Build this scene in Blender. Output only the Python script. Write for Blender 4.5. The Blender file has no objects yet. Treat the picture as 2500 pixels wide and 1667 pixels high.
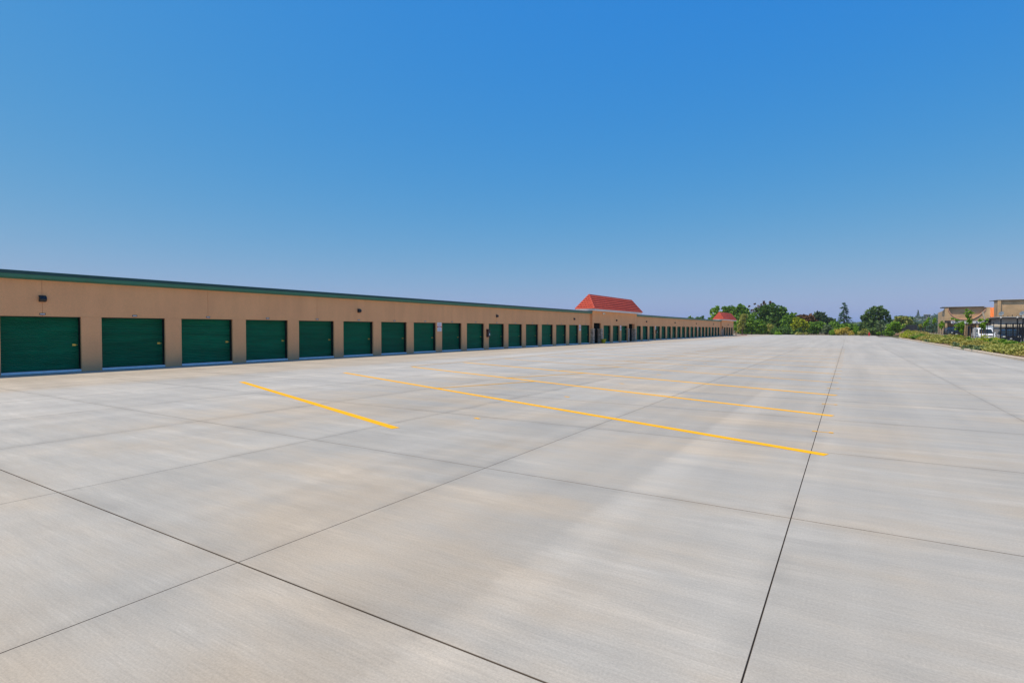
import bpy, math, random
import numpy as np
R = math.radians
random.seed(7); RNG = np.random.default_rng(7)
sc = bpy.context.scene
COL = sc.collection

# ------------------------------------------------------------------ camera, world, sun, exposure
CAM_H = 1.635
FPX, CX, CY, HORIZON = 1320.0, 1250.0, 833.5, 804.0          # of the 2500 px wide photograph
PITCH = math.atan((CY - HORIZON) / FPX); YAW = math.atan(820 * math.cos(PITCH) / FPX)
cd = bpy.data.cameras.new('camera'); cam = bpy.data.objects.new('camera', cd); COL.objects.link(cam)
cam.location = (0, 0, CAM_H); cam.rotation_euler = (math.pi / 2 - PITCH, 0, YAW)
cd.sensor_width = 36; cd.lens = FPX / 2500 * 36; cd.clip_start = 0.05; cd.clip_end = 12000
sc.camera = cam

SUN_TO = np.array([-0.265, -0.36, 1.0]); SUN_TO /= np.linalg.norm(SUN_TO)
EL = math.asin(SUN_TO[2]); AZ = math.atan2(SUN_TO[0], SUN_TO[1])
world = bpy.data.worlds.new('World'); sc.world = world; world.use_nodes = True
wn = world.node_tree; wn.nodes.clear()
sky = wn.nodes.new('ShaderNodeTexSky'); sky.sky_type = 'NISHITA'; sky.sun_disc = False
sky.sun_elevation = EL; sky.sun_rotation = AZ; sky.altitude = 0; sky.air_density = 1.0; sky.dust_density = 1.0; sky.ozone_density = 3.0
# clear-day tone curve over the whole sky (deeper blue overhead, paler towards the horizon)
sp_ = wn.nodes.new('ShaderNodeSeparateColor'); cb0 = wn.nodes.new('ShaderNodeCombineColor')
wn.links.new(sky.outputs[0], sp_.inputs[0])
for ch, (pw, kk) in enumerate(((1.85, 0.275), (0.58, 1.70), (-0.07, 7.3))):
    a_ = wn.nodes.new('ShaderNodeMath'); a_.operation = 'POWER'; a_.inputs[1].default_value = pw; wn.links.new(sp_.outputs[ch], a_.inputs[0])
    if ch == 0:                                     # red levels off near the horizon
        d_ = wn.nodes.new('ShaderNodeMath'); d_.operation = 'MULTIPLY_ADD'; d_.inputs[1].default_value = 0.014; d_.inputs[2].default_value = 1.0; wn.links.new(a_.outputs[0], d_.inputs[0])
        e_ = wn.nodes.new('ShaderNodeMath'); e_.operation = 'DIVIDE'; wn.links.new(a_.outputs[0], e_.inputs[0]); wn.links.new(d_.outputs[0], e_.inputs[1]); a_ = e_
    b_ = wn.nodes.new('ShaderNodeMath'); b_.operation = 'MULTIPLY'; b_.inputs[1].default_value = kk; wn.links.new(a_.outputs[0], b_.inputs[0]); wn.links.new(b_.outputs[0], cb0.inputs[ch])
bg = wn.nodes.new('ShaderNodeBackground'); bg.inputs['Strength'].default_value = 0.10
wo = wn.nodes.new('ShaderNodeOutputWorld')
wn.links.new(cb0.outputs[0], bg.inputs[0]); wn.links.new(bg.outputs[0], wo.inputs[0])

sl = bpy.data.lights.new('sun', 'SUN'); sun = bpy.data.objects.new('sun', sl); COL.objects.link(sun)
sl.energy = 4.15; sl.angle = R(0.53); sl.color = (1.0, 0.875, 0.645)
from mathutils import Vector
sun.rotation_euler = Vector(SUN_TO).to_track_quat('Z', 'Y').to_euler(); sun.location = (0, 0, 60)
vs = sc.view_settings; vs.view_transform = 'Standard'; vs.look = 'None'; vs.exposure = 0.0; vs.gamma = 1.0; vs.use_curve_mapping = False
sc.render.engine = 'CYCLES'

# ------------------------------------------------------------------ pixel -> place helpers (photograph pixels, camera above)
_fw = np.array([-math.sin(YAW) * math.cos(PITCH), math.cos(YAW) * math.cos(PITCH), -math.sin(PITCH)])
_rt = np.array([math.cos(YAW), math.sin(YAW), 0.0]); _up = np.cross(_rt, _fw)
def ray(x, y): return _fw * FPX + _rt * (x - CX) - _up * (y - CY)
def at_y(x, y, Y):
    d = ray(x, y); return d * (Y / d[1]) + np.array([0, 0, CAM_H])
def at_x(x, y, X):
    d = ray(x, y); return d * (X / d[0]) + np.array([0, 0, CAM_H])
def at_g(x, y, z=0.0):
    d = ray(x, y); return d * ((z - CAM_H) / d[2]) + np.array([0, 0, CAM_H])

# ------------------------------------------------------------------ materials
MATS = {}
class NT:
    def __init__(s, name):
        s.m = bpy.data.materials.new(name); s.m.use_nodes = True; s.t = s.m.node_tree
        s.b = s.t.nodes['Principled BSDF']; MATS[name] = s.m
    def n(s, typ, **kw):
        nd = s.t.nodes.new(typ)
        for k, v in kw.items():
            if k.startswith('i_'):
                key = k[2:]
                key = int(key) if key.isdigit() else key.replace('_', ' ')
                s.inp(nd, key, v)
            else: setattr(nd, k, v)
        return nd
    def inp(s, nd, key, v):
        if hasattr(v, 'is_linked') or isinstance(v, bpy.types.NodeSocket): s.t.links.new(v, nd.inputs[key])
        else: nd.inputs[key].default_value = v
    def pos(s): return s.n('ShaderNodeNewGeometry').outputs['Position']
    def mapv(s, v, sx, sy, sz, loc=(0, 0, 0)):
        m = s.n('ShaderNodeMapping'); s.inp(m, 'Vector', v); m.inputs['Scale'].default_value = (sx, sy, sz); m.inputs['Location'].default_value = loc
        return m.outputs[0]
    def noise(s, v, scale=1.0, detail=2.0, rough=0.5):
        nd = s.n('ShaderNodeTexNoise'); s.inp(nd, 'Vector', v); nd.inputs['Scale'].default_value = scale
        nd.inputs['Detail'].default_value = detail; nd.inputs['Roughness'].default_value = rough; return nd.outputs['Fac']
    def math(s, op, a, b=0.0, c=0.0, clamp=False):
        nd = s.n('ShaderNodeMath', operation=op, use_clamp=clamp)
        for i, v in enumerate((a, b, c)): s.inp(nd, i, v)
        return nd.outputs[0]
    def rng(s, v, a, b, c, d, smooth=False):
        nd = s.n('ShaderNodeMapRange'); s.inp(nd, 0, v)
        if smooth: nd.interpolation_type = 'SMOOTHSTEP'
        for i, x in enumerate((a, b, c, d)): nd.inputs[i + 1].default_value = x
        return nd.outputs[0]
    def mix(s, fac, a, b, typ='MIX'):
        nd = s.n('ShaderNodeMix', data_type='RGBA', blend_type=typ)
        s.inp(nd, 0, fac); s.inp(nd, 6, a); s.inp(nd, 7, b); return nd.outputs[2]
    def sep(s, v):
        nd = s.n('ShaderNodeSeparateXYZ'); s.inp(nd, 0, v); return nd.outputs
    def set(s, **kw):
        for k, v in kw.items(): s.inp(s.b, k.replace('_', ' '), v)
    def bump(s, h, strength=0.2, dist=0.01):
        nd = s.n('ShaderNodeBump'); s.inp(nd, 'Height', h); nd.inputs['Strength'].default_value = strength; nd.inputs['Distance'].default_value = dist
        s.t.links.new(nd.outputs[0], s.b.inputs['Normal'])
def c4(c): return (c[0], c[1], c[2], 1.0)

def simple(name, col, rough=0.6, metal=0.0, var=0.12, scale=4.0, spec=0.5, bump=0.0):
    n = NT(name); p = n.n('ShaderNodeTexCoord').outputs['Object']
    f = n.noise(p, scale, 4, 0.6)
    f2 = n.rng(f, 0.25, 0.75, 1 - var, 1 + var)
    c = n.mix(1.0, c4(col), f2, 'MULTIPLY')
    n.set(Base_Color=c, Roughness=n.rng(f, 0.3, 0.7, max(0.02, rough - 0.07), min(1, rough + 0.07)), Metallic=metal)
    n.b.inputs['Specular IOR Level'].default_value = spec
    if bump: n.bump(n.noise(p, scale * 12, 3), bump, 0.01)
    return n.m

def make_concrete():
    n = NT('concrete'); p = n.pos(); x, y, z = n.sep(p)
    rnd = n.n('ShaderNodeObjectInfo').outputs['Random']
    big = n.noise(n.mapv(p, 1, 1, 1, (3.1, 7.7, 0)), 0.16, 4, 0.55)
    mid = n.noise(n.mapv(p, 0.35, 1.0, 1), 0.9, 5, 0.62)
    streak = n.noise(n.mapv(p, 0.42, 4.6, 1), 1.0, 6, 0.66)                    # long trowel / broom passes across the lanes
    broom = n.noise(n.mapv(p, 2.2, 85.0, 1), 1.0, 3, 0.7)
    fine = n.noise(p, 70.0, 5, 0.8)
    lane = n.noise(n.mapv(p, 1.1, 0.05, 1, (9, 2, 0)), 1.0, 3, 0.55)            # drag marks along the lot
    warm = n.rng(n.math('ADD', n.math('MULTIPLY', big, 0.6), n.math('MULTIPLY', mid, 0.4)), 0.42, 0.60, 0.0, 1.0, True)
    # the pour beside the building is warmer, the lane past it paler and cooler
    wob = n.math('MULTIPLY', n.math('SUBTRACT', mid, 0.5), 1.6)
    strip = n.rng(n.math('ADD', x, wob), -19.3, -18.3, 1.0, 0.0, True)
    pale = n.math('MULTIPLY', n.rng(n.math('ADD', x, wob), -19.0, -18.0, 0.0, 1.0, True), n.rng(n.math('ADD', x, n.math('MULTIPLY', wob, 2.0)), -14.0, -9.0, 1.0, 0.0, True))
    warm = n.math('MAXIMUM', n.math('MULTIPLY', warm, n.rng(y, 10, 45, 0.9, 0.35)), n.math('MULTIPLY', strip, 0.75))
    warm = n.math('MULTIPLY', warm, n.math('SUBTRACT', 1.0, n.math('MULTIPLY', pale, 0.7)))
    warm = n.math('MULTIPLY', warm, n.rng(x, 1.0, 5.0, 1.0, 0.45, True), clamp=True)
    base = n.mix(warm, c4((0.425, 0.402, 0.366)), c4((0.432, 0.366, 0.290)))
    base = n.mix(n.math('MULTIPLY', pale, 0.45), base, c4((0.465, 0.447, 0.422)))
    # edge of an older cure mark: darker up to x=-1.93, fading away to the left
    ex = n.math('ADD', x, n.math('MULTIPLY', n.math('SUBTRACT', n.noise(n.mapv(p, 4, 9, 1), 1.0, 5, 0.7), 0.5), 0.30))
    cure = n.math('MULTIPLY', n.rng(ex, -1.99, -1.83, 1.0, 0.0, True), n.rng(ex, -4.6, -2.0, 0.0, 1.0))
    cure = n.math('MULTIPLY', cure, n.rng(y, 14.0, 22.0, 1.0, 0.0))
    cure = n.math('MULTIPLY', cure, n.rng(streak, 0.3, 0.65, 0.5, 1.0))
    ex2 = n.math('ADD', x, n.math('MULTIPLY', n.math('SUBTRACT', mid, 0.5), 0.6))
    cure2 = n.math('MULTIPLY', n.math('MULTIPLY', n.rng(ex2, -6.72, -6.55, 1.0, 0.0, True), n.rng(ex2, -13.0, -6.7, 0.0, 1.0)), n.math('MULTIPLY', n.rng(y, 6.0, 8.5, 0.0, 1.0, True), n.rng(y, 13.0, 19.0, 1.0, 0.0, True)))
    val = n.rng(streak, 0.28, 0.72, 0.925, 1.065)
    val = n.math('MULTIPLY', val, n.rng(broom, 0.25, 0.75, 0.90, 1.10))
    val = n.math('MULTIPLY', val, n.rng(fine, 0.3, 0.7, 0.83, 1.17))
    val = n.math('MULTIPLY', val, n.rng(mid, 0.3, 0.7, 0.92, 1.08))
    val = n.math('MULTIPLY', val, n.rng(big, 0.3, 0.7, 0.92, 1.08))
    val = n.math('MULTIPLY', val, n.rng(lane, 0.3, 0.7, 0.91, 1.09))
    val = n.math('MULTIPLY', val, n.rng(rnd, 0, 1, 0.965, 1.03))
    val = n.math('MULTIPLY', val, n.math('SUBTRACT', 1.0, n.math('MULTIPLY', cure, 0.15)))
    val = n.math('MULTIPLY', val, n.math('SUBTRACT', 1.0, n.math('MULTIPLY', cure2, 0.11)))
    # grime along the slab edges
    gu, gv, _ = n.sep(n.n('ShaderNodeTexCoord').outputs['Generated'])
    ed = n.math('MINIMUM', n.math('MINIMUM', gu, n.math('SUBTRACT', 1.0, gu)), n.math('MINIMUM', gv, n.math('SUBTRACT', 1.0, gv)))
    gr_ = n.math('MULTIPLY', n.rng(n.math('ADD', ed, n.math('MULTIPLY', n.math('SUBTRACT', mid, 0.5), 0.08)), 0.0, 0.06, 0.13, 0.0, True), n.rng(n.noise(p, 1.7, 4), 0.35, 0.65, 0.0, 1.0))
    val = n.math('MULTIPLY', val, n.math('SUBTRACT', 1.0, gr_))
    # small dark drips and specks
    vo = n.n('ShaderNodeTexVoronoi', feature='F1'); n.inp(vo, 'Vector', p); vo.inputs['Scale'].default_value = 1.15; vo.inputs['Randomness'].default_value = 1.0
    cr = n.n('ShaderNodeSeparateColor'); n.inp(cr, 0, vo.outputs['Color'])
    spk = n.math('LESS_THAN', vo.outputs['Distance'], n.math('MULTIPLY', n.math('GREATER_THAN', cr.outputs[0], 0.72), n.math('MULTIPLY', cr.outputs[1], 0.022)))
    val = n.math('MULTIPLY', val, n.math('SUBTRACT', 1.0, n.math('MULTIPLY', spk, 0.7)))
    # bleached patches and pale laitance streaks
    bl = n.rng(n.noise(n.mapv(p, 0.28, 1.5, 1, (11, 60, 0)), 1.0, 6, 0.7), 0.52, 0.68, 0.0, 0.13, True)
    val = n.math('MULTIPLY', val, n.math('ADD', 1.0, bl))
    # scuffs: faint grey smears
    sm = n.rng(n.noise(n.mapv(p, 0.9, 2.6, 1, (40, 3, 0)), 1.0, 5, 0.7), 0.66, 0.78, 0.0, 0.16, True)
    val = n.math('MULTIPLY', val, n.math('SUBTRACT', 1.0, sm))
    col = n.mix(1.0, base, val, 'MULTIPLY')
    n.set(Base_Color=col, Roughness=n.rng(mid, 0.3, 0.7, 0.62, 0.8))
    n.b.inputs['Specular IOR Level'].default_value = 0.4
    n.bump(n.math('ADD', n.math('MULTIPLY', broom, 0.6), n.math('MULTIPLY', fine, 0.5)), 0.25, 0.003)
    return n.m
make_concrete()

def make_stucco(name, ca, cb):
    n = NT(name); p = n.pos()
    f = n.noise(p, 0.55, 4, 0.6); g = n.noise(p, 38, 3, 0.7); s = n.noise(n.mapv(p, 1, 1.4, 0.25), 1.2, 4, 0.6)
    c = n.mix(n.rng(f, 0.35, 0.65, 0, 1), c4(ca), c4(cb))
    z = n.sep(p)[2]
    ground_tone = n.math('MULTIPLY', n.rng(n.math('ADD', z, n.math('MULTIPLY', s, 0.5)), 0.25, 0.85, 1.0, 0.0, True), 0.22)   # darker and browner towards the foot
    v = n.math('MULTIPLY', n.rng(g, 0.3, 0.7, 0.90, 1.10), n.rng(s, 0.3, 0.7, 0.95, 1.05))
    c = n.mix(1.0, c, v, 'MULTIPLY'); c = n.mix(ground_tone, c, c4((0.30, 0.21, 0.18)))
    n.set(Base_Color=c, Roughness=0.9); n.b.inputs['Specular IOR Level'].default_value = 0.2
    n.bump(g, 0.5, 0.006); return n.m
make_stucco('stucco', (0.90, 0.435, 0.195), (0.85, 0.405, 0.185))

def make_door():
    n = NT('door_green'); p = n.pos(); rnd = n.n('ShaderNodeObjectInfo').outputs['Random']
    f = n.noise(n.mapv(p, 1, 0.5, 6), 1.0, 4, 0.6); g = n.noise(p, 3.0, 4, 0.65)
    c = n.mix(n.rng(f, 0.3, 0.7, 0, 1), c4((0.002, 0.115, 0.055)), c4((0.003, 0.185, 0.088)))
    v = n.math('MULTIPLY', n.rng(rnd, 0, 1, 0.9, 1.12), n.rng(g, 0.3, 0.7, 0.9, 1.1))
    c = n.mix(1.0, c, v, 'MULTIPLY')
    n.set(Base_Color=c, Roughness=n.rng(g, 0.3, 0.7, 0.4, 0.55)); n.b.inputs['Specular IOR Level'].default_value = 0.22
    return n.m
make_door()
simple('fascia_green', (0.018, 0.18, 0.125), 0.42, 0, 0.12, 1.5)
simple('edge_teal', (0.004, 0.060, 0.062), 0.4, 0, 0.12, 1.5)
simple('roof_white', (0.62, 0.61, 0.58), 0.8)
simple('trim_white', (0.80, 0.78, 0.75), 0.6, 0, 0.06)
simple('galvanised', (0.76, 0.79, 0.83), 0.45, 0.1, 0.12, 5)
simple('black_jamb', (0.006, 0.010, 0.009), 0.6)
simple('brass', (0.80, 0.55, 0.12), 0.35, 0.7, 0.15, 30)
simple('lamp_black', (0.014, 0.013, 0.016), 0.5)
simple('glass_dark', (0.02, 0.028, 0.032), 0.08, 0, 0.1)
simple('lamp_lens', (0.82, 0.80, 0.70), 0.25)
simple('plate_dark', (0.03, 0.06, 0.075), 0.4)
simple('sign_white', (0.80, 0.79, 0.80), 0.45, 0, 0.04)
simple('sign_red', (0.62, 0.05, 0.06), 0.45)
simple('print_grey', (0.30, 0.26, 0.30), 0.6)
simple('cabinet_maroon', (0.050, 0.012, 0.014), 0.35)
simple('yellow_pot', (0.62, 0.46, 0.01), 0.35, 0, 0.2, 3)
simple('soil', (0.10, 0.070, 0.045), 0.95, 0, 0.35, 2, 0.2)
simple('sub_base', (0.11, 0.088, 0.070), 0.95, 0, 0.3, 3)
simple('joint_grime', (0.13, 0.105, 0.085), 0.95, 0, 0.5, 1.5, 0.2)
simple('kerb_concrete', (0.58, 0.49, 0.39), 0.85, 0, 0.15, 1.2, 0.3, 0.2)
simple('bark', (0.13, 0.085, 0.055), 0.9, 0, 0.3, 5, 0.2)
simple('stake_wood', (0.28, 0.17, 0.10), 0.85, 0, 0.25, 6, 0.2)
simple('red_paint', (0.60, 0.03, 0.045), 0.35, 0, 0.12)
simple('orange_paint', (0.75, 0.20, 0.03), 0.45, 0, 0.12)
simple('red_kerb', (0.62, 0.10, 0.05), 0.7, 0, 0.15)
simple('iron_black', (0.010, 0.010, 0.014), 0.45, 0.2, 0.2)
simple('screen_black', (0.012, 0.011, 0.018), 0.8, 0, 0.25, 2)
simple('car_white', (0.80, 0.80, 0.82), 0.25, 0, 0.03)
simple('car_dark', (0.016, 0.022, 0.036), 0.25, 0.2, 0.1)
simple('tyre', (0.015, 0.015, 0.016), 0.85)
simple('rim', (0.45, 0.45, 0.47), 0.35, 0.7)
simple('dish_grey', (0.62, 0.66, 0.66), 0.4)
simple('pale_stone', (0.55, 0.47, 0.36), 0.8, 0, 0.15, 1)
simple('grey_wall', (0.33, 0.32, 0.31), 0.85, 0, 0.15, 1)
simple('sign_blue', (0.01, 0.05, 0.22), 0.5)
simple('house_white', (0.66, 0.64, 0.60), 0.8)
simple('house_grey', (0.30, 0.27, 0.27), 0.8)
simple('arch_trim', (0.55, 0.31, 0.22), 0.8, 0, 0.12, 1.5)
simple('dark_fascia', (0.045, 0.038, 0.036), 0.7)

def make_paint():
    n = NT('yellow_paint'); p = n.pos()
    f = n.noise(p, 26, 4, 0.7); g = n.noise(n.mapv(p, 0.5, 0.5, 1), 1.4, 3)
    c = n.mix(n.rng(g, 0.3, 0.7, 0, 1), c4((0.90, 0.455, 0.002)), c4((0.86, 0.42, 0.004)))
    c = n.mix(n.rng(f, 0.62, 0.74, 0, 0.5), c, c4((0.48, 0.40, 0.28)))
    n.set(Base_Color=c, Roughness=0.8); n.b.inputs['Specular IOR Level'].default_value = 0.2; return n.m
make_paint()
def make_worn_far_fade():
    n = NT('yellow_worn_far_fade'); p = n.pos()  # patchy wear, plus a flat paling that puts distance fade into the paint
    f = n.noise(p, 9, 5, 0.75); c = n.mix(n.rng(f, 0.40, 0.62, 0.15, 0.75), c4((0.80, 0.40, 0.01)), c4((0.44, 0.40, 0.35)))
    n.set(Base_Color=c, Roughness=0.8); n.b.inputs['Specular IOR Level'].default_value = 0.2; return n.m
make_worn_far_fade()
def make_tile():
    n = NT('clay_tile'); p = n.pos(); f = n.noise(p, 3.5, 3, 0.6); g = n.noise(p, 0.7, 3)
    c = n.mix(n.rng(f, 0.3, 0.7, 0, 1), c4((0.42, 0.050, 0.028)), c4((0.56, 0.085, 0.046)))
    c = n.mix(1.0, c, n.rng(g, 0.3, 0.7, 0.92, 1.08), 'MULTIPLY')
    n.set(Base_Color=c, Roughness=0.75); return n.m
make_tile()
def make_stone():
    n = NT('ledge_stone'); p = n.pos()
    v = n.n('ShaderNodeTexVoronoi', feature='F1'); n.inp(v, 'Vector', n.mapv(p, 5, 5, 11)); v.inputs['Scale'].default_value = 1.0
    e = n.n('ShaderNodeTexVoronoi', feature='DISTANCE_TO_EDGE'); n.inp(e, 'Vector', n.mapv(p, 5, 5, 11)); e.inputs['Scale'].default_value = 1.0
    cr = n.n('ShaderNodeSeparateColor'); n.inp(cr, 0, v.outputs['Color'])
    c = n.mix(cr.outputs[0], c4((0.42, 0.28, 0.20)), c4((0.85, 0.62, 0.45)))
    c = n.mix(n.rng(e.outputs[0], 0.0, 0.12, 1, 0), c, c4((0.09, 0.07, 0.06)))
    n.set(Base_Color=c, Roughness=0.9); n.bump(e.outputs[0], 0.8, 0.03); return n.m
make_stone()
def make_brick(name, a, b):
    n = NT(name); p = n.pos(); x, y, z = n.sep(p)
    cb = n.n('ShaderNodeCombineXYZ'); n.inp(cb, 0, n.math('ADD', x, y)); n.inp(cb, 1, z)
    br = n.n('ShaderNodeTexBrick'); n.inp(br, 'Vector', cb.outputs[0]); br.inputs['Scale'].default_value = 1.0
    br.inputs['Brick Width'].default_value = 0.42; br.inputs['Row Height'].default_value = 0.20; br.inputs['Mortar Size'].default_value = 0.014
    br.inputs['Color1'].default_value = c4(a); br.inputs['Color2'].default_value = c4(b); br.inputs['Mortar'].default_value = c4((a[0] * .6, a[1] * .6, a[2] * .6))
    g = n.noise(p, 0.8, 4)
    n.set(Base_Color=n.mix(1.0, br.outputs['Color'], n.rng(g, 0.3, 0.7, 0.85, 1.15), 'MULTIPLY'), Roughness=0.9); return n.m
make_brick('tan_block', (0.60, 0.40, 0.225), (0.67, 0.46, 0.27))
def make_ground():
    n = NT('ground_tone'); p = n.pos(); f = n.noise(p, 0.05, 5, 0.65); g = n.noise(p, 1.2, 4, 0.7)
    c = n.mix(n.rng(f, 0.4, 0.6, 0, 1), c4((0.16, 0.115, 0.075)), c4((0.085, 0.095, 0.045)))
    c = n.mix(1.0, c, n.rng(g, 0.3, 0.7, 0.75, 1.25), 'MULTIPLY'); n.set(Base_Color=c, Roughness=1.0); n.b.inputs['Specular IOR Level'].default_value = 0.1
    return n.m
make_ground()
simple('hill_green', (0.06, 0.085, 0.035), 1.0, 0, 0.4, 0.02, 0.1)
def make_yard():
    n = NT('yard_asphalt'); p = n.pos(); g = n.noise(p, 0.6, 5, 0.7); h = n.noise(p, 30, 2)
    c = n.mix(n.rng(g, 0.3, 0.7, 0, 1), c4((0.10, 0.10, 0.10)), c4((0.15, 0.145, 0.14)))
    n.set(Base_Color=n.mix(1.0, c, n.rng(h, 0.3, 0.7, 0.85, 1.15), 'MULTIPLY'), Roughness=0.9); return n.m
make_yard()
def make_mulch():
    n = NT('mulch'); p = n.pos(); g = n.noise(p, 2.5, 5, 0.7); h = n.noise(p, 26, 3, 0.7)
    c = n.mix(n.rng(g, 0.3, 0.7, 0, 1), c4((0.17, 0.085, 0.05)), c4((0.22, 0.15, 0.085)))
    n.set(Base_Color=n.mix(1.0, c, n.rng(h, 0.25, 0.75, 0.55, 1.45), 'MULTIPLY'), Roughness=1.0); n.bump(h, 0.8, 0.03); return n.m
make_mulch()
def leafmat(name, a, b):
    n = NT(name); at = n.n('ShaderNodeAttribute', attribute_name='tint')
    c = n.mix(at.outputs['Fac'], c4(a), c4(b)); n.set(Base_Color=c, Roughness=0.6)
    n.b.inputs['Specular IOR Level'].default_value = 0.25
    tr = n.n('ShaderNodeBsdfTranslucent'); n.inp(tr, 'Color', n.mix(1.0, c, c4((0.9, 1.0, 0.4)), 'MULTIPLY'))
    mx = n.n('ShaderNodeMixShader'); mx.inputs[0].default_value = 0.22
    n.t.links.new(n.b.outputs[0], mx.inputs[1]); n.t.links.new(tr.outputs[0], mx.inputs[2])
    n.t.links.new(mx.outputs[0], n.t.nodes['Material Output'].inputs['Surface']); return n.m
leafmat('leaf_green', (0.082, 0.185, 0.018), (0.234, 0.413, 0.046))
leafmat('leaf_dark', (0.052, 0.128, 0.026), (0.165, 0.302, 0.056))
leafmat('leaf_bright', (0.125, 0.283, 0.016), (0.316, 0.500, 0.041))
leafmat('leaf_lime', (0.246, 0.319, 0.014), (0.493, 0.522, 0.029))
leafmat('leaf_rust', (0.132, 0.066, 0.029), (0.244, 0.127, 0.061))
leafmat('leaf_grey', (0.110, 0.169, 0.090), (0.240, 0.320, 0.169))
leafmat('leaf_conifer', (0.036, 0.099, 0.060), (0.120, 0.230, 0.140))
leafmat('leaf_oak', (0.061, 0.136, 0.038), (0.193, 0.295, 0.086))
leafmat('leaf_yellow', (0.460, 0.340, 0.035), (0.660, 0.540, 0.130))
leafmat('leaf_sage', (0.249, 0.278, 0.058), (0.536, 0.522, 0.157))
leafmat('leaf_straw', (0.315, 0.281, 0.066), (0.525, 0.450, 0.141))
leafmat('leaf_far', (0.052, 0.104, 0.052), (0.113, 0.182, 0.078))

# ------------------------------------------------------------------ mesh helpers
class MB:
    def __init__(s): s.v = []; s.f = []
    def add(s, vs, fs):
        o = len(s.v); s.v += [tuple(map(float, q)) for q in vs]; s.f += [tuple(i + o for i in f) for f in fs]; return s
    def box(s, x0, x1, y0, y1, z0, z1):
        return s.add([(x0, y0, z0), (x1, y0, z0), (x1, y1, z0), (x0, y1, z0), (x0, y0, z1), (x1, y0, z1), (x1, y1, z1), (x0, y1, z1)],
                     [(0, 3, 2, 1), (4, 5, 6, 7), (0, 1, 5, 4), (1, 2, 6, 5), (2, 3, 7, 6), (3, 0, 4, 7)])
    def loft(s, rings, closed=True, caps=True):
        n = len(rings[0]); vs = [p for r in rings for p in r]; fs = []
        for i in range(len(rings) - 1):
            for j in range(n if closed else n - 1):
                a, b = i * n + j, i * n + (j + 1) % n; fs.append((a, b, b + n, a + n))
        if caps: fs.append(tuple(range(n - 1, -1, -1))); fs.append(tuple(range(len(vs) - n, len(vs))))
        return s.add(vs, fs)
    def tube(s, pts, radii, seg=7):
        rings = []
        for i, p in enumerate(pts):
            a = np.array(pts[max(0, i - 1)], float); b = np.array(pts[min(len(pts) - 1, i + 1)], float); d = b - a; d /= (np.linalg.norm(d) + 1e-9)
            u = np.cross(d, (0, 0, 1)) if abs(d[2]) < 0.9 else np.cross(d, (1, 0, 0)); u /= np.linalg.norm(u); w = np.cross(d, u)
            rings.append([np.array(p) + radii[i] * (math.cos(t) * u + math.sin(t) * w) for t in [2 * math.pi * k / seg for k in range(seg)]])
        return s.loft(rings)
    def lathe(s, prof, c=(0, 0, 0), seg=16):
        return s.loft([[(c[0] + r * math.cos(2 * math.pi * k / seg), c[1] + r * math.sin(2 * math.pi * k / seg), c[2] + z) for k in range(seg)] for r, z in prof])
    def prism(s, poly, axis, a, b):
        # poly in the two other axes
        def P(p, t): return (t, p[0], p[1]) if axis == 0 else ((p[0], t, p[1]) if axis == 1 else (p[0], p[1], t))
        return s.loft([[P(p, a) for p in poly], [P(p, b) for p in poly]])
    def mesh(s, name, mat, smooth=False):
        m = bpy.data.meshes.new(name); m.from_pydata(s.v, [], s.f); m.materials.append(MATS[mat]); m.update()
        if smooth: m.polygons.foreach_set('use_smooth', [True] * len(m.polygons))
        return m
    def build(s, name, mat, parent=None, loc=None, smooth=False, fix=True):
        m = s.mesh(name, mat, smooth)
        if fix:
            import bmesh
            b = bmesh.new(); b.from_mesh(m); bmesh.ops.recalc_face_normals(b, faces=b.faces); b.to_mesh(m); b.free()
        return link(name, m, parent, loc)
def link(name, mesh, parent=None, loc=None):
    o = bpy.data.objects.new(name, mesh); COL.objects.link(o)
    if parent is not None: o.parent = parent
    if loc is not None: o.location = loc
    return o
def tag(o, label=None, cat=None, group=None, kind=None):
    if label: o['label'] = label
    if cat: o['category'] = cat
    if group: o['group'] = group
    if kind: o['kind'] = kind
    return o
def empty(name, loc=(0, 0, 0), label=None, cat=None, group=None, rz=0.0):
    o = bpy.data.objects.new(name, None); COL.objects.link(o); o.location = loc; o.rotation_euler = (0, 0, rz); o.empty_display_size = 0.2
    return tag(o, label, cat, group)
def copy_tree(o, parent=None):
    c = o.copy(); COL.objects.link(c); c.parent = parent
    for ch in o.children: copy_tree(ch, c)
    return c

# ------------------------------------------------------------------ ground, lot, kerb, beds
WX = -25.33                                        # front plane of the storage wings
gm = MB(); NS = 48
gm.add([(0, 0, -0.12)] + [(6500 * math.cos(2 * math.pi * k / NS), 6500 * math.sin(2 * math.pi * k / NS), -0.12) for k in range(NS)],
       [(0, k + 1, (k + 1) % NS + 1) for k in range(NS)])
tag(gm.build('ground', 'ground_tone', fix=False), kind='structure')

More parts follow.
